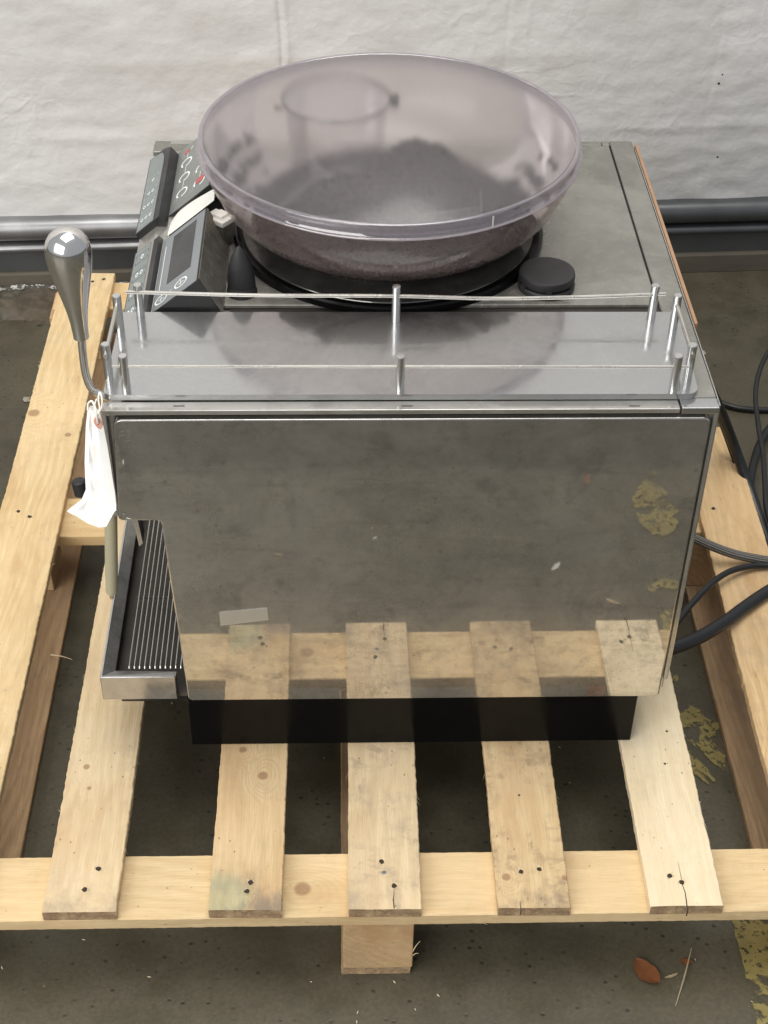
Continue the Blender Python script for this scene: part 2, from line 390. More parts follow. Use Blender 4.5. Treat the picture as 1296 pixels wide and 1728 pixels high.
# concrete
t = NT('warehouse_concrete'); P = t.coord()
n1 = t.noise(P, 1.7, 6, .6, .4); n2 = t.noise(P, 14, 7, .65); n3 = t.noise(P, 160, 4, .6)
c = t.mix(t.ramp(n1, .3, .7), (.048, .042, .025), (.098, .085, .052))
c = t.mix(t.ramp(n2, .35, .7, 0, .55), c, (.115, .099, .066))
c = t.mix(t.ramp(n3, .35, .7, 0, .4), c, (.045, .040, .030))
vs = t.voro(t.coord(scale=(1, 1.3, 1)), 55); vm_ = t.ramp(t.noise(P, 13, 4), .42, .58)
pit = t.math('MULTIPLY', t.ramp(vs, .10, .22, 1, 0), vm_)
c = t.mix(t.math('MULTIPLY', pit, .8), c, (.018, .016, .013))
v3_ = t.ramp(t.voro(t.coord(loc=(3, 1, 0), scale=(1, .8, 1)), 95), .10, .24, 1, 0)
c = t.mix(t.math('MULTIPLY', v3_, .16), c, (.022, .019, .014))
v2_ = t.ramp(t.voro(P, 130), .06, .13, 1, 0)
c = t.mix(t.math('MULTIPLY', v2_, .35), c, (.22, .20, .16))
M['concrete'] = t.set(color=c, rough=t.ramp(n2, .3, .7, .34, .6), spec=.4, normal=t.bump(t.math('SUBTRACT', t.math('MULTIPLY_ADD', n3, .5, n2), pit), .3, .0012))
t = NT('broken_concrete'); P = t.coord(); n1 = t.noise(P, 22, 8, .7); n2 = t.noise(P, 5, 4)
c = t.mix(t.ramp(n1, .35, .65), (.04, .034, .023), (.13, .118, .092)); c = t.mix(t.ramp(n2, .5, .65, 0, .5), c, (.10, .07, .04))
M['rubble'] = t.set(color=c, rough=.9, normal=t.bump(n1, 1, .008))
t = NT('white_flaking_edge'); P = t.coord(); n1 = t.noise(P, 70, 6, .7)
M['flake'] = t.set(color=t.mix(t.ramp(n1, .5, .56), (.10, .09, .075), (.62, .62, .60)), rough=.8, normal=t.bump(n1, 1, .002))
t = NT('dirty_sill'); P = t.coord(); n1 = t.noise(t.coord(scale=(.4, 1, 1)), 18, 6, .65)
M['sill'] = t.set(color=t.mix(n1, (.05, .042, .03), (.14, .12, .088)), rough=.7, normal=t.bump(n1, .5, .003))
# yellow floor marking, worn
t = NT('worn_yellow_paint'); P = t.coord(); n1 = t.noise(P, 11, 8, .62, .6); n2 = t.noise(P, 120, 5, .7)
al = t.math('MULTIPLY', t.ramp(n1, .43, .47), t.math('MULTIPLY', t.ramp(n2, .40, .46), .9))
M['yellow'] = t.set(color=t.mix(t.noise(P, 40, 6), (.17, .135, .04), (.34, .275, .095)), rough=.6, alpha=al)
# wrinkled covering
t = NT('wrinkled_covering'); P = t.coord(); n1 = t.noise(P, 2.2, 7, .6); n2 = t.noise(t.coord(scale=(1, 1, 1.5), rot=(0, .5, 0)), 7, 5, .5); n3 = t.noise(P, 26, 4, .5)
c = t.mix(t.ramp(n1, .3, .7), (.61, .60, .585), (.68, .67, .66)); c = t.mix(t.ramp(n2, .45, .75, 0, .3), c, (.52, .49, .44))
wv = t.n.new('ShaderNodeVectorMath'); wv.operation = 'MULTIPLY_ADD'
nn = t.n.new('ShaderNodeTexNoise'); t.link(P, nn.inputs['Vector']); nn.inputs['Scale'].default_value = 5; nn.inputs['Detail'].default_value = 4
t.link(nn.outputs['Color'], wv.inputs[0]); wv.inputs[1].default_value = (.25, .25, .25); t.link(t.coord(scale=(1, 1, 1.4), rot=(0, .6, 0)), wv.inputs[2])
e1 = t.ramp(t.voro(wv.outputs[0], 6.5, 'DISTANCE_TO_EDGE'), 0, .10, 1, 0); e2 = t.ramp(t.voro(wv.outputs[0], 17, 'DISTANCE_TO_EDGE'), 0, .12, 1, 0)
cr = t.math('MULTIPLY', t.math('MULTIPLY_ADD', e2, .4, e1), t.ramp(n1, .42, .62))
M['cover_wall'] = t.set(color=c, rough=.62, normal=t.bump(t.math('MULTIPLY_ADD', cr, .08, t.math('MULTIPLY_ADD', n3, .38, n2)), .62, .010))
# bottom rail
t = NT('rail_aluminium'); n1 = t.noise(t.coord(scale=(.08, 1, 1)), 90, 5); n2 = t.noise(t.coord(), 9, 6)
M['rail'] = t.set(color=t.mix(t.ramp(n2, .35, .7), (.26, .26, .265), (.36, .36, .36)), metal=.8, rough=t.ramp(n1, .3, .7, .34, .46), normal=t.bump(n1, .1, .001))
M['strip_dimrail'] = plain('strip_and_dim_rail', (.12, .125, .128), .4, metal=.6, nz=.3, scale=12)  # dark bottom strip; also paints the dimmer reflection into the right-hand rails

# wood variants (metres, local coordinates of each board, origin at its centre)
W = {
 'end': wood('wood_end_board', (.68, .515, .285), (.57, .405, .20), 3.1, .55, .10, knots=((.006, -.114, .011),), pale=.12),
 'cross': wood('wood_cross_board', (.68, .51, .275), (.57, .40, .19), 8.3, .6, .12),
 's1': wood('wood_slat_a', (.68, .53, .32), (.54, .38, .19), 1.7, .7, .3, knots=((-.02, -.509, .0045), (-.012, -.545, .003)), pale=.30, ends=(-.75, -.63, .45)),
 's2': wood('wood_slat_b', (.64, .47, .255), (.50, .33, .155), 4.9, .8, .28, knots=((.013, -.526, .0075), (-.015, -.481, .006)), pale=.18, ends=(-.75, -.66, .9), green=((-.03, -.715, 0), .045, (.28, .34, .22), .45)),
 's3': wood('wood_slat_c', (.66, .50, .29), (.50, .35, .18), 6.2, .6, .68, stainc=(.20, .155, .115), pale=.32, ends=(-.74, -.5, .35)),
 's4': wood('wood_slat_d', (.64, .48, .26), (.50, .33, .155), 9.4, .6, .9, stainc=(.19, .135, .085), knots=((-.031, -.69, .006), (.042, -.692, .005)), pale=.18, ends=(-.74, -.6, .25)),
 's5': wood('wood_slat_e', (.74, .63, .42), (.62, .47, .26), 2.6, .5, .25, stainc=(.24, .21, .17), pale=.62),
 's0': wood('wood_slat_f', (.70, .535, .295), (.54, .37, .165), 7.1, .75, .30, knots=((-.037, .277, .011), (.03, .215, .006)), pale=.15),
 's6': wood('wood_slat_g', (.68, .49, .27), (.52, .34, .16), 5.5, .7, .48, stainc=(.12, .10, .085), knots=((-.022, -.30, .015),)),
 'bot': wood('wood_bottom_board', (.44, .30, .17), (.30, .19, .10), 11.3, .8, .48, stainc=(.10, .08, .065)),
 'blk': wood('wood_block', (.54, .38, .205), (.44, .28, .135), 13.1, .5, .35),
 'blk2': wood('wood_block_brown', (.48, .30, .155), (.34, .19, .09), 15.1, .5, .35),
}

t = NT('end_grain'); P = t.coord(scale=(1, .2, 1)); n1 = t.noise(P, 90, 5, .7); n2 = t.noise(P, 25, 3)
M['endgrain'] = t.set(color=t.mix(t.ramp(n1, .35, .7), t.mix(t.ramp(n2, .4, .6), (.50, .36, .20), (.36, .25, .14)), (.20, .125, .07)), rough=.85, normal=t.bump(n1, .6, .001))
# ------------------------------------------------------------------ floor
FZ = -.150
def grid_sheet(name, x0, x1, y0, y1, nx, ny, fz, mat, **k):
    bm = bmesh.new(); V = [[bm.verts.new((x0+(x1-x0)*i/nx, y0+(y1-y0)*j/ny, fz(x0+(x1-x0)*i/nx, y0+(y1-y0)*j/ny))) for i in range(nx+1)] for j in range(ny+1)]
    for j in range(ny):
        for i in range(nx): bm.faces.new((V[j][i], V[j][i+1], V[j+1][i+1], V[j+1][i]))
    o = build(name, bm, mat, None, smooth=1); tag(o, **k); return o
bm = bmesh.new()
vs_ = [bm.verts.new(p) for p in ((-8, -9, FZ), (9, -9, FZ), (9, 3, FZ), (-8, 3, FZ))]; bm.faces.new(vs_)
floor = build('floor', bm, M['concrete']); tag(floor, 'olive grey concrete warehouse floor with dark pits', kind='structure')
# worn yellow stripe, one sheet 2 mm above the floor
bm = bmesh.new()
for (ya, yb, xa, xb) in ((-.43, -.165, .796, .885), (-.50, -.455, .79, .845), (-.76, -.60, .797, .868), (-.80, -.775, .835, .855), (.06, .215, .775, .845), (.245, .30, .765, .80), (-.09, -.06, .80, .835)):
    n = max(6, int((yb-ya)/.004)); P_ = []
    for i in range(n+1):
        t_ = i/n; y = ya+(yb-ya)*t_; pin = 1 if (yb-ya) > .2 else (1-abs(2*t_-1)**3)
        jj = .35 if yb-ya > .2 else 1; j1, j2 = noise.noise((y*60, 3, 0))*.010*jj, noise.noise((y*60, 9, 0))*.012*jj; m_ = (xa+xb)/2; hw = (xb-xa)/2*max(.08, pin)
        P_.append((bm.verts.new((m_-hw+j1, y, FZ+.002)), bm.verts.new((m_+hw+j2, y, FZ+.002))))
    for a_, b_ in zip(P_, P_[1:]): bm.faces.new((a_[0], a_[1], b_[1], b_[0]))
o = build('floor_marking', bm, M['yellow']); tag(o, 'worn flaking yellow stripe painted on the concrete at the right', kind='structure')

# ------------------------------------------------------------------ wall covering, bottom rails, sill
ANG = math.atan(.053)
def wy(x, off=0): return 1.425+.053*(x+.43)+off
bm = bmesh.new()
X0, X1, Z0, Z1 = -2.6, 3.6, .002, 3.2
nx, nz = 330, 200
seams = {.172: .42, .610: .07, .648: -.05, 1.026: .05, -.75: .5, 1.5: .5, 1.95: .5}
XS = sorted([X0+(X1-X0)*i/nx for i in range(nx+1)]+[s_+.0024*k for s_ in seams for k in range(-9, 12)]); nx = len(XS)-1
V = []
for j in range(nz+1):
    row = []
    z = Z0+(Z1-Z0)*(j/nz)**1.35
    for i in range(nx+1):
        x = XS[i]
        p = Vector((x*1.6, z*3.2, 1.7))
        d = .009*noise.noise(p)+.004*noise.noise(Vector((p.x*2.6+p.z*1.3, p.z*2.0-p.x, 2)))+.0025*(1-abs(noise.noise(Vector((p.x*5+p.z*2, p.z*3, 4)))))+.0022*noise.noise(p*13)
        d += .0025*abs(noise.noise(Vector((x*4.0+z*3, z*7.0-x*2, 5))))
        for s, sa in seams.items():
            sx = s+.003*math.sin(z*19+s*7); k = (x-sx)/.0050
            if abs(k) < 5: d += sa*(-.0085*math.exp(-k*k)+.004*math.exp(-((k-2.0)/1.3)**2))
        for zz in (.335, .18, .62, .95):
            k = (z-zz-.006*noise.noise((x*3, zz, 0)))/.008
            if abs(k) < 5: d += .0035*math.exp(-k*k)*(0.4+abs(noise.noise((x*2, 0, zz*3))))
        row.append(bm.verts.new((x, wy(x)-d, z)))
    V.append(row)
for j in range(nz):
    for i in range(nx): bm.faces.new((V[j][i], V[j][i+1], V[j+1][i+1], V[j+1][i]))
door = empty('covered_door', (.4, 1.46, .0), 'door wall behind the machine covered in wrinkled off-white sheeting above metal rails', 'wall')
build('wrinkled_sheeting', bm, M['cover_wall'], door, smooth=1)
# small dark specks on the sheeting
for (u, v, r_) in ((1211, 265, .0022), (1213, 141, .0028), (1219, 126, .0018)):
    P = at(u, v, 1, 1.50); yy = wy(P.x)-.012
    P = at(u, v, 1, yy-.003); bm = bmesh.new(); lathe(bm, [(0, r_), (.0015, r_*.8), (.002, 0)], P, (0, -1, 0), 8)
    build('dark_speck', bm, M['seam'], door)
# rails: swept profile (offset towards the room, z)
def rail(name, prof, x0, x1, mat):
    bm = bmesh.new(); a = [bm.verts.new((x0, wy(x0)-p[0], p[1])) for p in prof]; b = [bm.verts.new((x1, wy(x1)-p[0], p[1])) for p in prof]
    for i in range(len(prof)): j = (i+1) % len(prof); bm.faces.new((a[i], b[i], b[j], a[j]))
    bm.faces.new(a[::-1]); bm.faces.new(b); bmesh.ops.recalc_face_normals(bm, faces=bm.faces)
    return build(name, bm, mat, door, smooth='auto')
def arc(cx, cz, rx, rz, n=12): return [(cx+rx*math.cos(a), cz+rz*math.sin(a)) for a in [math.pi/2-math.pi*k/n for k in range(n+1)]]
XM = .42
for (x0, x1, mt) in ((-2.6, XM, M['rail']), (XM+.002, 3.6, M['strip_dimrail'])):  # same bar throughout; right half darkened by colour for its dim reflection
    rail('round_rail', [(-.03, .014)]+arc(.012, -.011, .022, .024)+[(-.03, -.036)], x0, x1, mt)
    rail('narrow_rail', [(-.03, -.041)]+arc(.012, -.052, .016, .011)+[(-.03, -.062)], x0, x1, mt)
    rail('bottom_strip', [(-.03, -.0625), (.016, -.0625), (.016, -.107), (-.03, -.107)], x0, x1, M['strip_dimrail'])
rail('rail_gasket', [(-.03, -.0365), (.010, -.0365), (.010, -.0405), (-.03, -.0405)], -2.6, 3.6, M['seam'])
bm = bmesh.new(); prof = [(-.2, -.1075), (.022, -.1075), (.026, -.112), (.030, -.149), (-.2, -.149)]
a = [bm.verts.new((-2.6, wy(-2.6)-p[0], p[1])) for p in prof]; b = [bm.verts.new((3.6, wy(3.6)-p[0], p[1])) for p in prof]
for i in range(5): j = (i+1) % 5; bm.faces.new((a[i], b[i], b[j], a[j]))
bm.faces.new(a[::-1]); bm.faces.new(b); bmesh.ops.recalc_face_normals(bm, faces=bm.faces)
o = build('door_sill', bm, M['sill']); tag(o, 'dirty raised concrete sill running under the metal rails', kind='structure')
# broken concrete strip at the left, in front of the sill
def rub(x, y):
    e = 1.285+.012*noise.noise((x*9, 0, 0))+.008*noise.noise((x*31, 2, 0)); f = wy(x)-.034
    t_ = (y-e)/(f-e)
    if t_ < 0: return FZ-.004
    return FZ+.001+.012*min(1, t_*2.2)+.012*noise.noise((x*13, y*13, 0))*min(1, t_*4)+.010*abs(noise.noise((x*40, y*40, 1)))
o = grid_sheet('broken_floor_edge', -1.2, -.02, 1.262, 1.392, 240, 34, rub, M['rubble'], label='crumbling broken concrete strip along the door sill', kind='structure')
bm = bmesh.new()
for i in range(70):
    x = -.75+i*.01; z = FZ+.014+.004*noise.noise((x*30, 0, 0)); y = wy(x)-.038
    h = .006+.004*noise.noise((x*50, 4, 0)); d = .007+.004*noise.noise((x*44, 8, 0))
    box(bm, (x, y-d, z), (x+.0098, y+.004, z+h))
o = build('flaking_white_edge', bm, M['flake']); tag(o, 'flaking white painted edge of the sill at the left', kind='structure')
bm = bmesh.new()
for k in range(24):
    x = rnd.uniform(-.8, -.15); y = rnd.uniform(1.24, 1.34); r_ = rnd.uniform(.002, .006)
    mt_ = Matrix.Translation((x, y, FZ+r_*.5+.003)) @ Matrix.Rotation(rnd.random()*6, 4, (1, .4, .8)) @ Matrix.Diagonal((r_, r_*.7, r_*.5, 1))
    bmesh.ops.create_icosphere(bm, subdivisions=1, radius=1, matrix=mt_)
o = build('concrete_crumbs', bm, M['rubble']); tag(o, 'loose concrete crumbs lying by the broken floor edge', 'debris', kind='stuff')

# ------------------------------------------------------------------ pallet
pal = empty('wooden_pallet', (.345, .48, FZ), 'worn pine block pallet under the steel coffee machine', 'pallet')
def board(name, cx, cy, ztop, wx, ly, th, mat, rot=0.0, seed=0, rag=.0007, splint=10, along='y', parent=pal, splits=()):
    """board with ragged edges; local y is its length; returns object. along='x' turns it by 90 degrees"""
    bm = bmesh.new(); n = max(6, int(ly/.005)); c = .0012; rows = []
    for i in range(n+1):
        y = -ly/2+ly*i/n; ring = []
        jl = rag*.6*noise.noise((y*16+seed*9, seed, 1))+rag*noise.noise((y*130, seed, 2)); jr = rag*.6*noise.noise((y*16, seed, 5))+rag*noise.noise((y*130, seed, 7))
        zt = rag*.35*noise.noise((y*15, seed, 3)); xl = -wx/2+jl; xr = wx/2+jr
        ye = y + (rag*.8*noise.noise((seed, i, 9)) if i in (0, n) else 0)
        m_ = (xl+xr)/2
        for (x, z) in ((xl+c, 0), (m_-wx*.2, 0), (m_+wx*.2, 0), (xr-c, 0), (xr, -c), (xr-c*.3, -th+c), (xr-c, -th), (xl+c, -th), (xl+c*.3, -th+c), (xl, -c)):
            yo = rag*1.2*noise.noise((x*150, seed*3, y*3)) if i in (0, n) else 0
            ring.append(bm.verts.new((x, ye+yo, z+(zt if z > -th/2 else 0))))
        rows.append(ring)
    for a, b in zip(rows, rows[1:]):
        for k in range(10): j = (k+1) % 10; bm.faces.new((a[k], a[j], b[j], b[k]))
    bm.faces.new(rows[0][::-1]); bm.faces.new(rows[-1])
    rs = random.Random(seed*13+5)
    for k in range(splint):
        s = rs.choice((-1, 1)); y = rs.uniform(-ly/2, ly/2); L = rs.uniform(.005, .016); z = -rs.uniform(0, th*.9)
        x = s*(wx/2-.001); out = s*rs.uniform(.001, .006); ww = .0005
        p = [(x, y, z), (x, y+ww*3, z), (x, y+ww, z-.001), (x+out, y+L*rs.choice((-1, 1)), z+rs.uniform(-.001, .001))]
        v = [bm.verts.new(q) for q in p]
        for f in ((0, 1, 3), (1, 2, 3), (2, 0, 3)): bm.faces.new([v[i] for i in f])
    bmesh.ops.recalc_face_normals(bm, faces=bm.faces)
    for f in bm.faces:
        if abs(f.normal.y) > .8: f.material_index = 1
    wl = parent.location
    o = build(name, bm, mat, parent, smooth='auto', loc=(cx-wl.x, cy-wl.y, ztop-wl.z))
    o.data.materials.append(M['endgrain'])
    o.rotation_euler = (0, 0, rot+(R(-90) if along == 'x' else 0))
    return o
def nail(px, py, z, kind, parent, r=.0032, seed=0):
    """torn nail hole (or a flat head) on a board's top, world position"""
    bm = bmesh.new(); rs = random.Random(seed)
    n = 10; ring = [bm.verts.new((r*rs.uniform(.7, 1.15)*math.cos(6.283*i/n), r*rs.uniform(.7, 1.15)*math.sin(6.283*i/n), .0004)) for i in range(n)]
    ctr = bm.verts.new((0, 0, .0005 if kind == 'head' else .0003))
    low = [bm.verts.new((v.co.x*1.02, v.co.y*1.02, -.003)) for v in ring]
    for i in range(n):
        j = (i+1) % n; bm.faces.new((ring[i], ring[j], ctr)); bm.faces.new((ring[j], ring[i], low[i], low[j]))
    loc = Vector((px, py, z))-pal.location-parent.location
    loc.rotate(Matrix.Rotation(-parent.rotation_euler.z, 3, 'Z'))
    o = build('nail_head' if kind == 'head' else 'nail_hole', bm, M['nailhead'] if kind == 'head' else M['nailhole'], parent, loc=loc)
    if kind != 'head':
        bm = bmesh.new()
        for k in range(4):
            a = rs.uniform(0, 6.28); q = Vector((math.cos(a), math.sin(a), 0)); s = q.cross(Vector((0, 0, 1)))*r*.5
            v = [bm.verts.new(q*r*.8+s), bm.verts.new(q*r*.8-s), bm.verts.new(q*r*1.0+Vector((0, 0, -.001))), bm.verts.new(q*r*1.9*rs.uniform(.7, 1)+Vector((0, 0, .0015)))]
            for f in ((0, 1, 3), (1, 2, 3), (2, 0, 3)): bm.faces.new([v[i] for i in f])
        build('torn_fibres', bm, M['chip'], parent, loc=loc)
    return o
LY, YF = 1.47, -.246
yc = YF+LY/2
slats = []
xs = [(-.2585, .098, 's0', 0.0), (-.0795, .089, 's1', .3), (.1202, .0886, 's2', .15), (.2894, .089, 's3', 0), (.4707, .089, 's4', .1), (.6565, .0894, 's5', -.25), (.845, .098, 's6', 1.0)]
th0 = R(-.2991)
for i, (x0, wx, k, dth) in enumerate(xs):
    rot = th0 + (R(-.35) if i == 6 else 0)
    # x at the front end given in the pallet's turned frame
    c = Vector((x0+wx/2, YF+LY/2, 0)); c.rotate(Matrix.Rotation(th0, 3, 'Z'))
    if i == 6: c.x += .010
    ly_ = LY
    if i == 6: ly_ = .965; c = Vector((.8955, YF+ly_/2, 0)); rot = R(-1.0); wx = .093
    slats.append(board('top_slat', c.x, c.y, 0, wx, ly_, .016, W[k], rot, seed=i+.3 + (1 if i in (1, 2, 3) else 0), splint=40, rag=.0011))
def cross(name, cy, zt, wy_, th, mat, seed, x0=-.262, x1=.953):
    return board(name, (x0+x1)/2, cy, zt, wy_, x1-x0, th, mat, 0, seed, splint=16, along='x', rag=.0006)
yc_f = -.199
cf = cross('cross_board', yc_f, -.0165, .094, .020, W['end'], 21.2)
cm = cross('cross_board', .51, -.0165, .094, .020, W['cross'], 22.4)
cb = cross('cross_board', 1.17, -.0165, .094, .020, W['cross'], 23.4, x1=.86)
BX = [(-.262, -.152), (.281, .369), (.845, .953)]
for i, (x0, x1) in enumerate(BX):
    lb = LY-.012 if i < 2 else .95; ob = .14 if i == 0 else 0
    board('bottom_board', (x0+x1)/2, YF+.006+ob+(lb-ob)/2, -.1345, x1-x0, lb-ob, .0145, W['bot'], th0*.6, 31+i*1.3, splint=20)
    for k, cy in enumerate((yc_f+.003, .51, 1.17)):
        if i == 2 and k == 2: continue
        xo = (-.034 if i == 0 and k == 0 else -.020 if i == 0 else 0)
        bm = bmesh.new()
        wl = (x1-x0)-(.032 if i == 0 and k == 0 else .02 if i == 0 else 0)
        box(bm, (-wl/2, -.046, -.0485), (wl/2, .046, .0485), .002)
        bmesh.ops.subdivide_edges(bm, edges=bm.edges[:], cuts=1)
        for v in bm.verts: v.co += Vector((noise.noise(v.co*60+Vector((i, k, 0))), noise.noise(v.co*60+Vector((i, k, 5))), 0))*.0012
        o = build('block', bm, W['blk'] if (i == 1 and k == 0) else W['blk2'] if i == 2 else W['blk'], pal, smooth='auto', loc=Vector(((x0+x1)/2+xo, cy, -.0855))-pal.location)
# nails and heads seen in the photograph
NAILS = [(1, 166, 1466, 'h'), (1, 143, 1501, 'h'), (2, 423, 1489, 'h'), (2, 417, 1504, 'h'), (3, 644, 1454, 'h'), (3, 648, 1473, 'head'), (3, 665, 1495, 'h'),
         (4, 879, 1471, 'h'), (4, 910, 1467, 'h'), (4, 876, 1342, 'k'), (5, 1130, 1478, 'h'), (5, 1150, 1489, 'h'), (5, 1122, 1289, 'k'), (5, 1125, 1234, 'k'), (0, 31, 863, 'h'), (0, 50, 872, 'h'), (0, 156, 475, 'h'), (0, 175, 471, 'h'), (6, 1204, 858, 'h')]
for q, (i, u, v, k) in enumerate(NAILS):
    P = at(u, v, 2, 0.0)
    nail(P.x, P.y, 0.0, 'head' if k == 'head' else 'hole', slats[i], .0036 if k == 'h' else .0030 if k == 'head' else .0017, q)
# splits that open at the front ends
def split(i, pts, w0=.0012):
    bm = bmesh.new(); P = [at(u, v, 2, .0003) for (u, v) in pts]; n = len(P)
    Lf, Rt = [], []
    for j, p in enumerate(P):
        ww = w0*(1-j/(n-1))*.5+.00015; Lf.append(bm.verts.new(p+Vector((-ww, 0, 0)))); Rt.append(bm.verts.new(p+Vector((ww, 0, 0))))
    for j in range(n-1): bm.faces.new((Lf[j], Rt[j], Rt[j+1], Lf[j+1]))
    e0, e1 = Lf[0].co, Rt[0].co
    f = [bm.verts.new(e0+Vector((0, -.0016, 0))), bm.verts.new(e1+Vector((0, -.0016, 0))), bm.verts.new(e1+Vector((0, -.0016, -.011))), bm.verts.new(e0+Vector((0, -.0016, -.011)))]
    bm.faces.new(f)
    bm.faces.new((Lf[0], f[0], f[1], Rt[0]))
    o = build('split', bm, M['nailhole'])
    o.parent = slats[i]; o.matrix_parent_inverse = (Matrix.Translation(pal.location) @ Matrix.Translation(slats[i].location) @ Matrix.Rotation(slats[i].rotation_euler.z, 4, 'Z')).inverted()
split(3, [(665, 1531), (664, 1518), (665, 1507), (665, 1498)])
split(5, [(1160, 1535), (1158, 1518), (1156, 1505), (1151, 1492), (1149, 1478), (1144, 1455)])
split(4, [(879, 1533), (878, 1526), (878, 1520)], .0008)

# ------------------------------------------------------------------ coffee machine
mach = empty('coffee_machine', (.36, .32, 0), 'large stainless steel bean-to-cup coffee machine with its side panel facing the viewer', 'coffee machine')
bx('base', (.0813, .016, .0006), (.670, .60, .1045), M['gloss_black'], mach, .0008, 1)
bx('front_base_plate', (-.004, .014, .088), (.0805, .55, .103), M['black'], mach, .001, 1)
# lower body and head
bx('lower_body', (.088, .013, .1055), (.6995, .645, .4095), M['case'], mach, .0012, 1)
bm = bmesh.new()
prism(bm, [(.0225, .410), (.6995, .410), (.6995, .5585), (.040, .5585), (.0225, .5465)], 'y', .013, .645)
head = build('head', bm, M['case'], mach)
# case front frame seen round the panel: thin sheet edge
def ring_frame():
    bm = bmesh.new()
    box(bm, (.6965, .0065, .128), (.7005, .0128, .5635)); return bm
build('case_edge', ring_frame(), M['case'], mach)
bm = bmesh.new(); box(bm, (.0205, .004, .4115), (.0255, .0128, .5585), .001)
build('case_edge', bm, M['traysteel'], mach, smooth='auto')
bx('case_edge', (.7003, .006, .13), (.7018, .62, .5655), M['post'], mach, .0005, 1)
bx('orange_strip', (.7022, .168, .552), (.7062, .632, .5675), M['orange_line'], mach, .0006, 1)  # thin orange-brown strip along the right top edge
# side panel with notch
pts = roundpoly([(.0325, .5525), (.0245, .4080), (.0735, .4080), (.0845, .1040), (.6925, .1040), (.6925, .5525)][::-1], [.009, .006, .006, .006, .006, .009][::-1])
bm = bmesh.new(); prism(bm, pts, 'y', -.0005, .0095, .0022)
side = build('side_panel', bm, M['panel'], mach, smooth='auto')
for q, (u0, v0, u1, v1, u2, v2, u3, v3) in enumerate([(370, 1033, 451, 1026, 453, 1046, 372, 1056)]):
    bm = bmesh.new(); vs = [bm.verts.new(at(u, v, 1, -.0009)) for (u, v) in ((u0, v0), (u1, v1), (u2, v2), (u3, v3))]; bm.faces.new(vs)
    r_ = bmesh.ops.extrude_face_region(bm, geom=bm.faces[:])
    for v in r_['geom']:
        if isinstance(v, bmesh.types.BMVert): v.co.y -= .0003
    tp = build('clear_tape', bm, M['tape'], side); tp.parent = side; tp.location = (0, 0, 0)
# scratched writing at the panel's top left corner: F2
def strokes(name, S, r, mat, parent, ax=1, val=-.0006):
    bm = bmesh.new()
    for s in S:
        tube(bm, [at(u, v, ax, val) for (u, v) in s], r, 5)
    o = build(name, bm, mat, parent); o.location = (0, 0, 0) if parent is side else o.location; return o
strokes('scratched_mark', [[(203, 728), (201, 744)], [(203, 728), (211, 727)], [(202, 736), (209, 735)], [(213, 727), (219, 727), (219, 734), (213, 742)], [(213, 745), (220, 742)]], .00013, M['scratch'], side)
# curled bright corner mark at the notch, dirt line above the panel
strokes('corner_edge', [[(209, 868), (213, 874), (221, 876)]], .0004, M['post'], side, 1, -.0009)
bx('panel_gap', (.030, .0085, .5535), (.692, .0128, .5578), M['seam'], mach)
bx('top_rim', (.0215, .0015, .5575), (.6565, .0185, .5640), M['case'], mach, .0014)
bx('corner_cap', (.6580, .0015, .5565), (.7000, .0205, .5650), M['shelf'], mach, .0012)
for u in (302, 687, 1071):
    bm = bmesh.new()
    P = at(u, 685, 2, .5642); box(bm, (P.x-.006, P.y-.0006, .5641), (P.x+.006, P.y+.0006, .5644))
    build('slot', bm, M['seam'], mach)
# top plates
bx('top_frame', (.668, .021, .5590), (.6995, .645, .5660), M['cover'], mach, .001, 1)
bx('top_frame', (.0225, .608, .5600), (.144, .6325, .5672), M['cover'], mach, .0008, 1)
bx('top_frame', (.0225, .633, .5590), (.6555, .645, .5655), M['cover'], mach, .001, 1)
bx('top_frame', (.6562, .633, .5590), (.6675, .645, .5655), M['cover'], mach, .001, 1)
bx('cover_gap', (.150, .190, .5588), (.6677, .6327, .5610), M['seam'], mach)
bx('top_cover', (.1430, .2115, .5612), (.6650, .6295, .5662), M['cover'], mach, .0008, 1)
# shelf with rail
bm = bmesh.new(); pts = roundpoly([(.0215, .0195), (.6785, .0175), (.6865, .185), (.024, .187)], [.009, .013, .010, .004])
prism(bm, pts, 'z', .5645, .5725, .0012)
shelf = build('cup_shelf', bm, M['shelf'], mach, smooth='auto')
def post(px, py, h):
    bm = bmesh.new(); r = .0051
    lathe(bm, [(0, r), (h-.0008, r), (h, r-.0008), (h, 0)], (0, 0, 0), seg=20)
    o = build('rail_post', bm, M['post'], shelf, smooth='auto'); o.location = (px, py, .5723); return o
for (x, y, h) in [(.0475, .179, .043), (.3475, .168, .047), (.6505, .174, .044), (.026, .154, .044), (.025, .053, .045), (.6725, .151, .045), (.6715, .050, .044), (.0465, .029, .046), (.3475, .028, .045), (.6510, .026, .046)]: post(x, y, h)
def rodpath(pts): return spline(pts, 8)
def spline2(*pts): return [(p.x, p.y) for p in spline([(u, v, 0) for (u, v) in pts], 5)]
def rr(pts, r=.0015):
    bm = bmesh.new(); tube(bm, pts, r, 10); o = build('rail_rod', bm, M['rod'], shelf, smooth='auto'); o.location = (0, 0, 0)
rr(rodpath([(.034, .176, .607), (.18, .170, .606), (.3475, .166, .607), (.45, .167, .603), (.55, .169, .603), (.663, .172, .6055)]), .0022)
rr([(.034, .028, .6045), (.664, .026, .603)], .0016)
rr([(.0262, .160, .605), (.0252, .044, .606)], .0026); rr([(.6725, .156, .605), (.6712, .042, .606)], .0026)

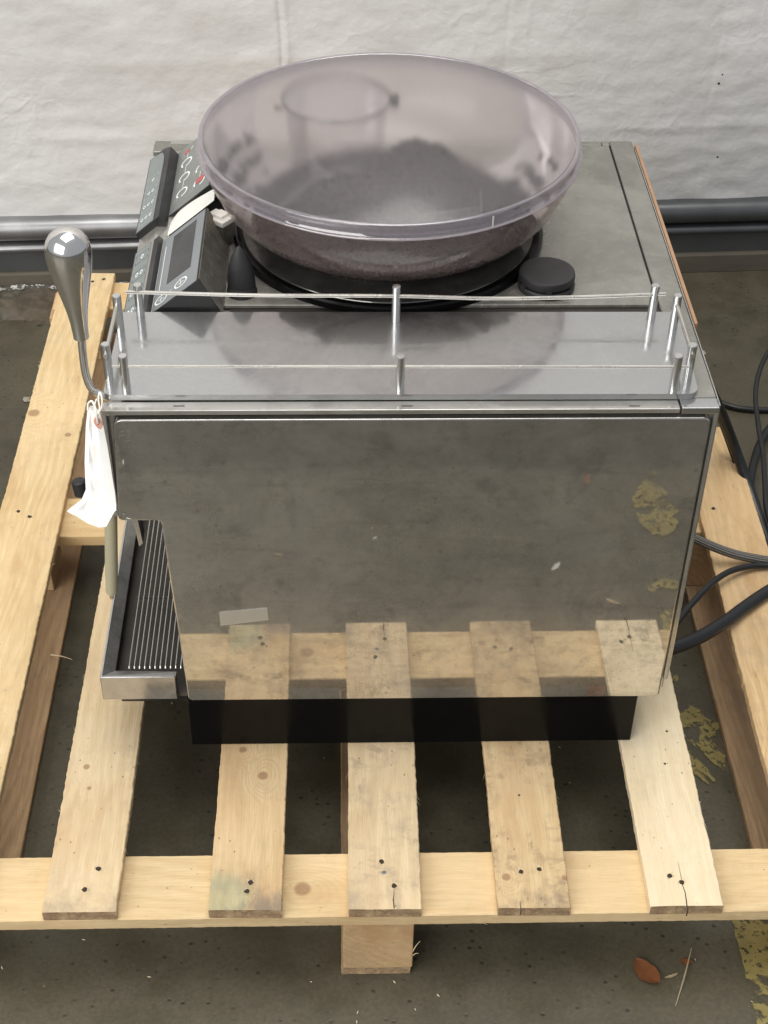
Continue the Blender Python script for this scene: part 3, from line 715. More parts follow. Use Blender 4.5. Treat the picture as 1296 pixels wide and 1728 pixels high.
# drip tray
tray = build('drip_tray', (lambda bm: (box(bm, (-.0245, .0, .107), (.070, .004, .1475), .0012), box(bm, (-.0245, .004, .107), (-.0215, .40, .1475), .0008), box(bm, (-.0215, .39, .107), (.070, .394, .142)), bm)[-1])(bmesh.new()), M['traysteel'], mach, smooth='auto')
# sloped rim
bm = bmesh.new()
v = [bm.verts.new(p) for p in ((-.0225, .0035, .1470), (.070, .0035, .1440), (.070, .020, .1370), (-.0085, .022, .1375), (-.0085, .39, .1375), (-.0225, .39, .1470))]
bm.faces.new((v[0], v[1], v[2], v[3])); bm.faces.new((v[0], v[3], v[4], v[5]))
r_ = bmesh.ops.extrude_face_region(bm, geom=bm.faces[:])
for g in r_['geom']:
    if isinstance(g, bmesh.types.BMVert): g.co.z -= .004
bmesh.ops.recalc_face_normals(bm, faces=bm.faces)
o = build('rim', bm, M['traysteel'], tray); o.location = (0, 0, 0)
bm = bmesh.new(); box(bm, (-.0210, .005, .1075), (.0865, .40, .112)); o = build('tray_floor', bm, M['tray_floor'], tray); o.location = (0, 0, 0)
bm = bmesh.new(); box(bm, (.0705, .0, .108), (.0712, .01, .14)); o = build('corner_gap', bm, M['seam'], tray); o.location = (0, 0, 0)
for i in range(11):
    x = .0072+i*.00665
    bm = bmesh.new(); tube(bm, [(x, .036, .1265), (x, .0375, .1285), (x-.0004, .38, .1285)], .0012, 8)
    o = build('grille_rod', bm, M['rod'], tray, smooth='auto'); o.location = (0, 0, 0)
for y in (.172,):
    bm = bmesh.new(); tube(bm, [(.004, y, .1248), (.085, y, .1248)], .0016, 8); o = build('grille_bar', bm, M['tray_floor'], tray, smooth='auto'); o.location = (0, 0, 0)
bx('recess_back', (.0865, .014, .112), (.0878, .40, .4085), M['black'], mach)
bx('spout_block', (.040, .20, .33), (.0860, .30, .4085), M['black'], mach, .004)
bm = bmesh.new(); a_ = [at(213, 880, 1, .10), at(224, 880, 1, .10), at(241, 917, 1, .10), at(235, 922, 1, .10)]
for p in a_[:2]: p.z = .4095
prism(bm, [(p.x, p.z) for p in a_], 'y', .10, .125, 0); build('spout_plate', bm, M['traysteel'], mach)
# steam wand
wt = at(187, 862, 1, .02); wb = at(188.5, 1000, 1, .02); wtip = at(189.5, 1013, 1, .02)
ax = (wt-wb)
bm = bmesh.new(); lathe(bm, [(0, .0060), (.0015, .0072), (ax.length*.3, .0078), (ax.length, .0075)], wb, ax, 24); wand = build('steam_wand', bm, M['beige'], mach, smooth='auto')
bm = bmesh.new(); lathe(bm, [(-.010, .0018), (-.009, .0024), (.002, .0024)], wb, ax, 14); o = build('tip', bm, M['rod'], wand, smooth='auto'); o.location = (0, 0, 0)
bm = bmesh.new(); tube(bm, spline([wt-ax*.03, wt+Vector((.002, .0, .03)), wt+Vector((.006, .01, .07)), (.024, .04, .52)], 8), .004, 12); o = build('pipe', bm, M['chrome'], wand, smooth='auto'); o.location = (0, 0, 0)
# black handle behind the tag
P0 = at(135, 806, 1, .05); P1 = at(136, 840, 1, .05)
bm = bmesh.new(); c_ = (P0+P1)/2
lathe(bm, [(-.011, .0), (-.0105, .006), (-.0085, .0085), (.0085, .0088), (.0105, .007), (.011, 0)], c_, (-.12, .15, 1), 20, 1.0, 1.0); hb = build('black_knob', bm, M['rubber'], mach, smooth='auto')
bm = bmesh.new(); tube(bm, [c_, c_+Vector((.03, 0, .004)), Vector((.024, .05, c_.z+.01))], .004, 10); o = build('stem', bm, M['black'], hb, smooth='auto'); o.location = (0, 0, 0)

# lever with chrome grip
YL = .03
pp = [at(u, v, 1, YL) for (u, v) in ((137.5, 560), (139, 590), (143.5, 625), (149, 645), (157, 658), (170, 666), (186, 672))]
bm = bmesh.new(); tube(bm, spline(pp, 8), .0044, 16); lev = build('lever', bm, M['chrome'], mach, smooth='auto')
A = at(137.3, 570, 1, YL); B = at(109, 386, 1, YL); L = (B-A).length; sc = 1/ppm((A+B)/2)
prof = [(0, 12.2), (1, 13.4), (12, 13.8), (28, 15.0), (48, 18), (72, 23.5), (96, 29.5), (118, 35), (134, 38), (147, 38.9), (158, 38), (167, 35), (175, 29.5), (181, 22), (185, 13), (187, 0)]
ks = L/187
bm = bmesh.new(); lathe(bm, [(h*ks, r*sc) for h, r in prof], A, B-A, 64)
o = build('grip', bm, M['chrome'], lev, smooth='auto'); o.location = (0, 0, 0)

# control head: key strips, indicator box, display box
def wedge(name, y0, y1, mat, xa=.058, za=.566, xb=.116, zb=.6135, xc=.141, zc=.566):
    bm = bmesh.new(); prism(bm, [(xa, za-.01), (xa, za), (xb, zb), (xb+.002, zb-.001), (xc, zc), (xc, zc-.01)], 'y', y0, y1, 0)
    return build(name, bm, mat, mach)
class Face:
    """slanted face frame: s along y (0..1), t up the slope (0..1)"""
    def __init__(f, x0, z0, x1, z1, y0, y1): f.a = (x0, z0, x1, z1, y0, y1); d = Vector((x1-x0, 0, z1-z0)).normalized(); f.n = Vector((-d.z, 0, d.x))
    def p(f, s, t, h=0.0):
        x0, z0, x1, z1, y0, y1 = f.a
        return Vector((x0+(x1-x0)*t, y0+(y1-y0)*s, z0+(z1-z0)*t))+f.n*h
def plate(name, F, poly, h0, h1, mat, parent):
    bm = bmesh.new(); A = [bm.verts.new(F.p(s, t, h0)) for s, t in poly]; B = [bm.verts.new(F.p(s, t, h1)) for s, t in poly]; n = len(A)
    bm.faces.new(A); bm.faces.new(B[::-1])
    for i in range(n): bm.faces.new((A[i], B[i], B[(i+1) % n], A[(i+1) % n]))
    bmesh.ops.recalc_face_normals(bm, faces=bm.faces)
    o = build(name, bm, mat, parent)
    if parent is not mach: o.location = (0, 0, 0)
    return o
def ringmark(bm, F, s, t, rs, rt, w, h, n=24, a0=0, a1=6.2832):
    seq = [a0+(a1-a0)*i/n for i in range(n+1)]
    for a, b in zip(seq, seq[1:]):
        q = [F.p(s+rs*k*math.cos(g), t+rt*k*math.sin(g), h) for k, g in ((1, a), (1, b), (1-w, b), (1-w, a))]
        bm.faces.new([bm.verts.new(x) for x in q])
def linemark(bm, F, s0, t0, s1, t1, w, h):
    a = F.p(s0, t0, h); b = F.p(s1, t1, h); d = (b-a).normalized(); n = d.cross(F.n)*w/2
    bm.faces.new([bm.verts.new(x) for x in (a-n, b-n, b+n, a+n)])
def disc(bm, F, s, t, rs, rt, h, n=16): bm.faces.new([bm.verts.new(F.p(s+rs*math.cos(6.2832*i/n), t+rt*math.sin(6.2832*i/n), h)) for i in range(n)])

# display box
db = wedge('display_box', .192, .362, M['black'])
Fd = Face(.058, .566, .116, .6135, .192, .362)
plate('face_plate', Fd, [(0.0, .02), (1.0, .02), (1.0, .98), (0.0, .98)], .0, .0008, M['key_grey2'], db)
plate('screen', Fd, [(.26, .28), (.93, .28), (.93, .80), (.26, .80)], .0008, .0011, M['screen'], db)
bm = bmesh.new()
linemark(bm, Fd, .20, .12, .86, .12, .0010, .0010)
for (s, t) in ((.13, .62), (.10, .20)):
    ringmark(bm, Fd, s, t, .055, .14, .22, .0010)
    linemark(bm, Fd, s-.03, t, s+.03, t, .0012, .0010); linemark(bm, Fd, s, t-.07, s, t+.07, .0012, .0010)
linemark(bm, Fd, .12, .36, .12, .45, .0010, .0010)
tag(build('printed_icons', bm, M['print'], db), kind='stuff')
# indicator box
ib = wedge('indicator_box', .425, .603, M['black'])
Fi = Face(.058, .566, .116, .6135, .425, .603)
plate('face_plate', Fi, [(0.0, .0), (1.0, .0), (1.0, .98), (.0, .98)], .0, .0008, M['led_grey'], ib)
bm = bmesh.new()
for s in (.22, .46, .70): ringmark(bm, Fi, s, .30, .062, .135, .24, .0010, 24, -2.4, 3.2)
for s0, s1 in ((.29, .39), (.53, .63), (.77, .86)): linemark(bm, Fi, s0, .30, s1, .30, .0008, .0010)
for s in (.40, .62): ringmark(bm, Fi, s-.22, .72, .062, .135, .24, .0010, 24, -2.2, 3.0)
for s0, s1 in ((.25, .34), (.46, .56)): linemark(bm, Fi, s0, .72, s1, .72, .0008, .0010)
linemark(bm, Fi, .88, .36, .915, .42, .0014, .0010); linemark(bm, Fi, .24, .80, .27, .86, .0014, .0010)
tag(build('printed_icons', bm, M['print'], ib), kind='stuff')
bm = bmesh.new()
for (s, t) in ((.16, .13), (.40, .13), (.86, .16), (.12, .52), (.38, .55), (.62, .57)):
    for k in range(2): linemark(bm, Fi, s-.035, t+k*.05, s+.035+(k*.01), t+k*.05, .0006, .0010)
tag(build('small_lettering', bm, M['print_grey'], ib), kind='stuff')
for a_ in ((.205, .735, .045, .11), (.885, .27, .03, .07)):
    bm = bmesh.new(); disc(bm, Fi, *a_, .0012); build('red_lamp', bm, M['red'], ib)
# key strips
for (nm, y0, y1, green) in (('key_strip', .188, .366, False), ('key_strip', .399, .607, True)):
    F = Face(.0235, .5440, .0500, .5655, y0, y1) if not green else Face(.0215, .5530, .0470, .5745, y0, y1)
    o = plate(nm, F, [(0, -.05), (1, -.05), (1, 1.2), (0, 1.2)] if not green else [(0, -.05), (1, -.05), (1.0, .75), (.97, 1.0), (.94, 1.2), (0, 1.2)], -.012, .0035, M['black'], mach)
    face = [(.015, .02), (.985, .02), (.985, .80), (.015, .80)] if not green else [(.01, .02), (.985, .02), (.985, .35), (.95, .72), (.88, .86), (.80, .90), (.01, .90)]
    plate('key_face', F, face, .0035, .0042, M['key_grey'], o)
    bm = bmesh.new(); bm2 = bmesh.new()
    for k in range(4):
        s = (.12+k*.235) if not green else (.09+k*.165)
        n = (4-k) if k < 3 else 1
        n = (3, 3, 2, 1)[k]
        for c in range(n):
            t = .45+(c-(n-1)/2)*.22
            ringmark(bm, F, s+.035, t, .017 if green else .03, .075, .45, .0046, 8)
            linemark(bm, F, s+.015, t-.05, s+.015, t+.05, .0007, .0046)
        ww = .0005
        for (s0, t0, s1, t1) in ((s-.03, .12, s-.03, .72), (s+.09, .12, s+.09, .72), (s-.03, .12, s+.005, .12), (s+.055, .12, s+.09, .12), (s-.03, .74, s+.005, .74), (s+.055, .74, s+.09, .74)):
            linemark(bm2, F, s0, t0, s1, t1, ww, .0045)
    tag(build('cup_symbols', bm, M['print'], o), kind='stuff')
    tag(build('key_outlines', bm2, M['print_dim'] if green else M['seam'], o), kind='stuff')
# slanted metal between the strips and pale conduit
bm = bmesh.new(); prism(bm, [(.0225, .540), (.0225, .5475), (.046, .5668), (.1425, .5668), (.1425, .5585)], 'y', .1875, .644); build('front_top_plate', bm, M['case'], mach)
def on_slope(u, v, h=0.0):
    n = Fd.n; p0 = Fd.p(0, 0, h); D = FW + RT*((u-648)/FPX) - UP*((v-864)/FPX)
    return CAM + D*((p0-CAM).dot(n)/D.dot(n))
bm = bmesh.new(); back = [on_slope(u, v, -.003) for (u, v) in spline2((284, 404), (283, 388), (291, 371), (305, 354), (324, 340), (344, 328), (362, 318))]
n_ = len(back); A_ = [bm.verts.new(p) for p in back]; B_ = [bm.verts.new((p.x+.002, max(min(p.y-.004, .372), .352), p.z+.004)) for p in back]; C_ = [bm.verts.new((p.x, p.y+.002, p.z-.014)) for p in back]
for k in range(n_-1): bm.faces.new((A_[k], A_[k+1], B_[k+1], B_[k])); bm.faces.new((A_[k+1], A_[k], C_[k], C_[k+1]))
bmesh.ops.recalc_face_normals(bm, faces=bm.faces)
build('white_chute', bm, M['white_plastic'], mach, smooth='auto')
bm = bmesh.new(); c_ = at(370, 364, 2, .603); box(bm, (-.0165, -.0125, -.007), (.0165, .0125, .0), .0012); box(bm, (-.006, -.006, -.0005), (.009, .010, .0035), .001)
for v in bm.verts: v.co.rotate(Matrix.Rotation(R(-38), 3, 'Z')); v.co += c_
lt = build('white_latch', bm, M['white_plastic'], mach, smooth='auto')
bm = bmesh.new(); box(bm, (-.0155, -.0115, -.036), (.0155, .0115, -.0072), .001)
for v in bm.verts: v.co.rotate(Matrix.Rotation(R(-38), 3, 'Z')); v.co += c_
build('latch_body', bm, M['browndark'], mach, smooth='auto')
bm = bmesh.new(); x0, z0_, x1, z1_ = .1165, .6138, .1412, .5668; d_ = Vector((z0_-z1_, 0, x1-x0)).normalized()*.0012
v = [bm.verts.new(Vector(p)+d_*k) for k in (0.2, 1) for p in ((x0, .1935, z0_), (x1, .1935, z1_), (x1, .3605, z1_), (x0, .3605, z0_))]
for f in ((0, 1, 2, 3), (7, 6, 5, 4), (0, 4, 5, 1), (1, 5, 6, 2), (2, 6, 7, 3), (3, 7, 4, 0)): bm.faces.new([v[i] for i in f])
bmesh.ops.recalc_face_normals(bm, faces=bm.faces); build('rear_cover', bm, M['browndark'], db)
# black fin knob
bm = bmesh.new(); kb = (.1635, .240)
lathe(bm, [(0, .0185), (.004, .0185), (.007, .0165), (.009, .015)], (kb[0], kb[1], .5662), (0, 0, 1), 28)
fk = build('selector_knob', bm, M['rubber'], mach, smooth='auto')
bm = bmesh.new(); lathe(bm, [(0, .0172), (.012, .0168), (.026, .0150), (.040, .0108), (.049, .0062), (.0535, .0025), (.0545, 0)], (kb[0], kb[1], .5742), (-.02, .06, 1), 28, 1.0, .62)
o = build('fin', bm, M['rubber'], fk, smooth='auto'); o.location = (0, 0, 0)
# round black cap
bm = bmesh.new(); lathe(bm, [(0, .0345), (.006, .0350), (.0085, .0335), (.0085, .0300), (.0125, .0300), (.0125, .0340), (.018, .0345), (.0215, .0335), (.0225, .0310), (.0225, 0)], (.5345, .2530, .5662), (0, 0, 1), 56)
cap = build('filler_cap', bm, M['rubber'], mach, smooth='auto')
for k in range(6):
    bm = bmesh.new(); a = k*math.pi/3+.5; c_ = Vector((.5345+.0318*math.cos(a), .2530+.0318*math.sin(a), .5762+.0))
    box(bm, (-.003, -.0035, -.0025), (.003, .0035, .0028));
    for v in bm.verts: v.co.rotate(Matrix.Rotation(a, 3, 'Z')); v.co += c_
    build('lug', bm, M['rubber'], cap).location = (0, 0, 0)

# hopper: ring base, bowl, rim, lid
HX, HY = .3445, .387
bm = bmesh.new(); lathe(bm, [(0, .1990), (.008, .1990), (.0105, .1970), (.0112, .1930), (.0095, .188), (.0088, .1875), (.0088, 0)], (HX, HY, .5663), (0, 0, 1), 128)
hb = build('hopper_base_ring', bm, M['gloss_black'], mach, smooth='auto')
bm = bmesh.new(); lathe(bm, [(.0089, .1865), (.0098, .186), (.0098, .13)], (HX, HY, .5663), (0, 0, 1), 128, cap=False); build('ring_plate', bm, M['ringplate'], hb, smooth='auto')
bm = bmesh.new(); lathe(bm, [(0, .138), (.014, .1405), (.018, .138), (.018, .120)], (HX, HY, .5748), (0, 0, 1), 96, cap=False); o = build('collar', bm, M['black'], hb, smooth='auto'); o.location = (0, 0, 0)

HZ = .690
def bowl_prof():
    return [(0.0, .139), (.004, .150), (.014, .171), (.030, .193), (.052, .2125), (.080, .2260), (.100, .2315), (.1085, .2330)]
z0 = HZ-.1085
bm = bmesh.new(); lathe(bm, bowl_prof(), (HX, HY, z0), (0, 0, 1), 128, cap=False)
hop = build('bean_hopper', bm, M['bowl'], mach, smooth=1)
bm = bmesh.new(); lathe(bm, [(.0, .139), (.0005, 0)], (HX, HY, z0), (0, 0, 1), 96, cap=False); build('hopper_floor', bm, M['gloss_black'], hop, smooth=1)
bm = bmesh.new(); lathe(bm, [(-.0015, .2325), (-.0022, .2362), (-.0005, .2382), (.0008, .2362), (.0022, .2348), (.0125, .2338), (.0150, .2350), (.0166, .2345), (.0172, .2315), (.0160, .2285), (.0120, .2280), (.002, .2300)], (HX, HY, HZ), (0, 0, 1), 160, cap=False)
build('rim', bm, M['lid_rim'], hop, smooth=1)
n = 26; prof = []
for k in range(n+1):
    r = .2290*(1-k/n); prof.append((.0162+.0370*(1-(r/.229)**2.4), r))
prof = prof + [(h_-.0012, r_) for h_, r_ in prof[::-1]]; prof.append(prof[0])
bm = bmesh.new(); lathe(bm, prof, (HX, HY, HZ), (0, 0, 1), 128, cap=False); bmesh.ops.remove_doubles(bm, verts=bm.verts, dist=1e-5); bmesh.ops.recalc_face_normals(bm, faces=bm.faces)
build('lid', bm, M['lid'], hop, smooth='auto')
# join mark of the rim and moulded dividers inside
a = R(-62); c_ = Vector((HX+.2365*math.cos(a), HY+.2365*math.sin(a), HZ+.007)); bm = bmesh.new(); box(bm, (-.0006, -.0008, -.007), (.0006, .0008, .007))
for v in bm.verts: v.co.rotate(Matrix.Rotation(a+math.pi/2, 3, 'Z')); v.co += c_
build('rim_joint', bm, M['print_grey'], hop)
# inner filling tube and its collar under the lid, at the back
TX, TY = .279, .512
bm = bmesh.new(); lathe(bm, [(0, .060), (.104, .068), (.105, .0715), (.107, .0715), (.107, .067), (.104, .0665)], (TX, TY, z0+.003), (0, 0, 1), 56, cap=False); build('inner_tube', bm, M['inner'], hop, smooth='auto')
bm = bmesh.new(); lathe(bm, [(0, .064), (.0012, .064), (.0012, 0)], (TX, TY, z0+.1065), (0, 0, 1), 56); build('inner_lid', bm, M['inner'], hop)
bm = bmesh.new(); tube(bm, [(TX+.0705*math.cos(6.2832*i/48), TY+.0705*math.sin(6.2832*i/48), z0+.109) for i in range(49)], .0016, 8, cap=False); build('tube_rim', bm, M['ringplate'], hop, smooth='auto')
bm = bmesh.new(); box(bm, (TX+.070, TY-.006, z0+.098), (TX+.082, TY+.010, z0+.112), .003); build('catch', bm, M['black'], hop, smooth='auto'); bm = bmesh.new(); box(bm, (TX-.080, TY-.026, z0+.104), (TX-.068, TY-.020, z0+.108), .001); build('catch', bm, M['black'], hop, smooth='auto')
def wallp(name, P, th, h0, h1, mat):
    bm = bmesh.new()
    for a_, b_ in zip(P, P[1:]):
        a_, b_ = Vector(a_), Vector(b_); d = (b_-a_).normalized(); n_ = Vector((-d.y, d.x))*th/2
        v = [bm.verts.new((q.x, q.y, h)) for h in (h0, h1) for q in (a_-n_, b_-n_, b_+n_, a_+n_)]
        for f in ((0, 1, 2, 3), (7, 6, 5, 4), (0, 4, 5, 1), (1, 5, 6, 2), (2, 6, 7, 3), (3, 7, 4, 0)): bm.faces.new([v[i] for i in f])
    bmesh.ops.recalc_face_normals(bm, faces=bm.faces)
    return build(name, bm, mat, hop)
wallp('divider', [(.275, .415), (.33, .405)], .0025, z0+.02, z0+.100, M['inner'])
wallp('divider', [(.245, .400), (.275, .330)], .0025, z0+.02, z0+.085, M['inner'])
wallp('divider', [(.375, .245), (.450, .262), (.452, .30)], .0022, z0+.03, z0+.088, M['inner'])
wallp('divider', [(.250, .250), (.330, .262)], .0022, z0+.03, z0+.082, M['inner'])

# coffee beans: a bed plus loose beans on it
def bh(x, y):
    r = math.hypot(x-HX, y-HY)
    g = lambda cx, cy, s, h: h*math.exp(-((x-cx)**2+(y-cy)**2)/(2*s*s))
    h = .022+g(.380, .430, .052, .066)+g(.275, .315, .050, .040)+g(.43, .33, .065, .040)+g(.34, .27, .07, .036)+g(.25, .36, .05, .02)-g(.22, .50, .09, .04)-g(.50, .50, .07, .04)-g(.53, .40, .04, .02)-g(.17, .38, .05, .03)
    h += .006*noise.noise((x*30, y*30, 0))
    return max(.003, h), r
def bowl_r(z):
    pr_ = bowl_prof()
    for (a0, r0), (a1, r1) in zip(pr_, pr_[1:]):
        if a0 <= z <= a1: return r0+(r1-r0)*(z-a0)/(a1-a0)
    return pr_[-1][1]
bm = bmesh.new(); NB = 46; g = []
for j in range(NB+1):
    r = j/NB; row = []
    for i in range(64):
        a = 6.28318*i/64; rr_ = r*.215; x = HX+rr_*math.cos(a); y = HY+rr_*math.sin(a); h, _ = bh(x, y)
        lim = bowl_r(h)-.012
        if rr_ > lim: x = HX+lim*math.cos(a); y = HY+lim*math.sin(a)
        row.append(bm.verts.new((x, y, z0+h-.003)))
    g.append(row)
for j in range(NB):
    for i in range(64): k = (i+1) % 64; bm.faces.new((g[j][i], g[j][k], g[j+1][k], g[j+1][i]))
def bean(bm, c, q, L=.0052):
    seg, rg = 8, 5; V_ = []
    for i in range(1, rg):
        ph = math.pi*i/rg
        row = []
        for k in range(seg):
            th = 6.28318*k/seg; p = Vector((math.cos(ph), math.sin(ph)*math.cos(th)*.72, math.sin(ph)*math.sin(th)*(.62 if math.sin(th) > 0 else .28)))*L
            row.append(bm.verts.new(q @ p + c))
        V_.append(row)
    a_ = bm.verts.new(q @ Vector((L, 0, 0))+c); b_ = bm.verts.new(q @ Vector((-L, 0, 0))+c)
    for k in range(seg):
        j = (k+1) % seg; bm.faces.new((a_, V_[0][k], V_[0][j])); bm.faces.new((b_, V_[-1][j], V_[-1][k]))
        for A_, B_ in zip(V_, V_[1:]): bm.faces.new((A_[k], B_[k], B_[j], A_[j]))
rb = random.Random(3)
for k in range(3600):
    a = rb.uniform(0, 6.283); r = .218*math.sqrt(rb.random()); x = HX+r*math.cos(a); y = HY+r*math.sin(a); h, _ = bh(x, y)
    if r > bowl_r(h)-.006: 
        continue
    if h < .006: continue
    q = Matrix.Rotation(rb.uniform(0, 6.28), 3, 'Z') @ Matrix.Rotation(rb.uniform(-.8, .8), 3, 'Y') @ Matrix.Rotation(rb.uniform(0, 6.28), 3, 'X')
    bean(bm, Vector((x, y, z0+h+rb.uniform(-.002, .005))), q, rb.uniform(.0055, .0072))
for (u, v, zz, nb, sp_) in ((880, 275, .062, 60, .022), (385, 275, .055, 45, .022), (428, 215, .075, 8, .006), (360, 235, .06, 20, .014)):
    c_ = at(u, v, 2, z0+zz); dv = Vector((c_.x-HX, c_.y-HY)); dv = dv.normalized()*min(dv.length, bowl_r(zz)-.012)
    for k in range(nb):
        p = Vector((HX+dv.x+rb.gauss(0, sp_), HY+dv.y+rb.gauss(0, sp_), 0)); rr_ = math.hypot(p.x-HX, p.y-HY)
        zf = 0
        for (a0, r0) in bowl_prof():
            if r0-.006 < rr_: zf = a0
        if rr_ > .222: continue
        bean(bm, Vector((p.x, p.y, z0+zf+rb.uniform(.004, .010))), Matrix.Rotation(rb.uniform(0, 6.28), 3, 'Z') @ Matrix.Rotation(rb.uniform(-1, 1), 3, 'Y'), .0055)
for k in range(2800):       # against the bowl wall, seen from outside
    a = rb.uniform(0, 6.283); x = HX+.2*math.cos(a); y = HY+.2*math.sin(a); h, _ = bh(x, y); zz = rb.uniform(.003, max(.012, h)+.004); r = bowl_r(zz)-.0058
    q = Matrix.Rotation(rb.uniform(0, 6.28), 3, 'Z') @ Matrix.Rotation(rb.uniform(-1.5, 1.5), 3, 'Y')
    bean(bm, Vector((HX+r*math.cos(a), HY+r*math.sin(a), z0+zz)), q, rb.uniform(.0044, .0055))
bm.normal_update()
bo = build('coffee_beans', bm, M['bean'], None, smooth=1); tag(bo, 'heap of dark roasted coffee beans inside the frosted hopper', 'coffee beans', kind='stuff')

# ------------------------------------------------------------------ paper tag on a string
def tagpt(u, v, y): return at(u, v, 1, y)
outline_l = [(148, 692), (145, 720), (144, 750), (143, 780), (144, 806), (145, 826), (138, 843), (115, 861)]
outline_r = [(168, 694), (175, 722), (181, 752), (186, 782), (190, 808), (194, 832), (196, 852), (196, 862)]
tagobj = None
bm = bmesh.new(); rows = []
for i, (l, r_) in enumerate(zip(outline_l, outline_r)):
    row = []
    for k in range(7):
        s = k/6; u = l[0]+(r_[0]-l[0])*s; v = l[1]+(r_[1]-l[1])*s
        dy = -.010-.0045*i+(.003 if k in (2, 3) else 0)*(i % 2)-.002*math.sin(s*3.14)
        row.append(bm.verts.new(at(u, v, 1, dy)))
    rows.append(row)
tip = [(113, 863), (124, 869), (138, 877), (152, 885), (166, 890), (179, 889), (194, 862)]
row = [bm.verts.new(at(u, v, 1, -.047-.002*(k % 2))) for k, (u, v) in enumerate(tip)]; rows.append(row)
for a_, b_ in zip(rows, rows[1:]):
    for k in range(6): bm.faces.new((a_[k], a_[k+1], b_[k+1], b_[k]))
topv = [bm.verts.new(at(u, v, 1, -.012)) for (u, v) in ((152, 685), (160, 686))]
bm.faces.new((rows[0][0], rows[0][1], rows[0][2], topv[0])); bm.faces.new((topv[0], rows[0][2], rows[0][3], rows[0][4], topv[1])); bm.faces.new((topv[1], rows[0][4], rows[0][5], rows[0][6]))
ctr = at(150, 780, 1, -.012)
for v in bm.verts: v.co -= ctr
tg = build('paper_tag', bm, M['paper'], None, smooth=False, loc=ctr); tag(tg, 'blank white paper tag tied to the lever by a string', 'tag')
sol = tg.modifiers.new('solidify', 'SOLIDIFY'); sol.thickness = .0004
bm = bmesh.new(); F0 = at(165.5, 715, 1, -.0245); yv = Vector((.0, -1, 0))
rx, rz = 6.2/ppm(F0), 11.5/ppm(F0)
for i in range(28):
    a0, a1 = 6.2832*i/28, 6.2832*(i+1)/28
    q = [Vector((F0.x+rx*k*math.cos(g)+rz*.22*k*-math.sin(g), F0.y, F0.z+rz*k*math.sin(g))) for k, g in ((1, a0), (1, a1), (.28, a1), (.28, a0))]
    bm.faces.new([bm.verts.new(x) for x in q])
bmesh.ops.remove_doubles(bm, verts=bm.verts, dist=1e-6); r_ = bmesh.ops.extrude_face_region(bm, geom=bm.faces[:])
for g_ in r_['geom']:
    if isinstance(g_, bmesh.types.BMVert): g_.co.y += .003
bmesh.ops.recalc_face_normals(bm, faces=bm.faces)
rg = build('reinforcement_ring', bm, M['paper_red'], tg)
bm = bmesh.new()
tube(bm, spline([at(u, v, 1, y) for (u, v, y) in ((165, 714, -.026), (163, 700, -.028), (160, 686, -.024), (155, 677, -.018), (149, 681, -.016), (148, 692, -.018))], 8), .0011, 8)
tube(bm, spline([at(u, v, 1, y) for (u, v, y) in ((164, 706, -.027), (168, 690, -.018), (166, 674, .01), (168, 662, .022), (172, 672, .012), (171, 688, -.008), (165, 700, -.026))], 8), .0009, 8)
tube(bm, spline([at(u, v, 1, y) for (u, v, y) in ((164, 694, -.022), (160, 684, -.018), (163, 673, -.01))], 6), .0008, 8)
st = build('string', bm, M['string'], tg, smooth='auto')

# ------------------------------------------------------------------ cables and hose at the right
def cable(name, label, pts, r, mat, group=None, seg=14):
    P = [at(u, v, 2, z) for (u, v, z) in pts]; o0 = P[0].copy(); bm = bmesh.new()
    tube(bm, spline([p-o0 for p in P], 12), r, seg); o = build(name, bm, mat, None, smooth='auto', loc=o0); tag(o, label, 'cable' if 'hose' not in name else 'hose', group); return o
G = 'cables and hose leaving the machine'
cable('braided_hose', 'grey braided steel hose bending away over the right pallet board', [(1128, 884, .05), (1165, 905, .045), (1200, 921, .035), (1235, 934, .022), (1270, 942, .012), (1310, 947, .010), (1400, 946, .01)], .0072, M['braid'], G, 18)
cable('power_cable', 'thin black cable arching over the right pallet board below the hose', [(1110, 1085, .03), (1142, 1050, .022), (1166, 1020, .02), (1196, 989, .022), (1226, 967, .02), (1258, 957, .012), (1296, 954, .008), (1380, 956, .006)], .0048, M['cable'], G)
cable('power_cable', 'thickest black cable, lowest of those crossing the right pallet board', [(1100, 1108, .030), (1140, 1092, .026), (1175, 1078, .022), (1220, 1052, .018), (1258, 1024, .012), (1300, 996, .010), (1380, 950, .010)], .0098, M['cable'], G)
cable('power_cable', 'thick black cable running down from the top right corner of the machine', [(1190, 640, .20), (1216, 694, .12), (1236, 745, .05), (1256, 800, .0), (1276, 858, -.03), (1300, 925, -.05), (1340, 1010, -.06)], .0088, M['cable'], G)
cable('power_cable', 'black cable lying along the outer edge of the thick one', [(1196, 660, .15), (1222, 722, .06), (1246, 790, -.01), (1262, 840, -.05), (1286, 905, -.07), (1330, 990, -.09)], .0062, M['cable'], G)
cable('power_cable', 'slim black cable hanging in a tall loop at the right edge', [(1330, 560, -.02), (1300, 590, -.04), (1282, 625, -.05), (1275, 668, -.06), (1280, 720, -.06), (1288, 770, -.05), (1291, 820, -.04), (1296, 870, -.03), (1330, 960, -.02)], .0045, M['cable'], G)
cable('power_cable', 'black cable crossing the floor level with the top corner of the machine', [(1195, 668, -.144), (1225, 683, -.144), (1255, 690, -.1435), (1300, 692, -.144), (1380, 690, -.144)], .0055, M['cable'], G)
cable('power_cable', 'broad black cable curving behind the slim loop at the right edge', [(1330, 690, -.13), (1290, 735, -.12), (1270, 790, -.11), (1266, 850, -.10), (1290, 920, -.09), (1340, 980, -.08)], .0075, M['cable'], G)

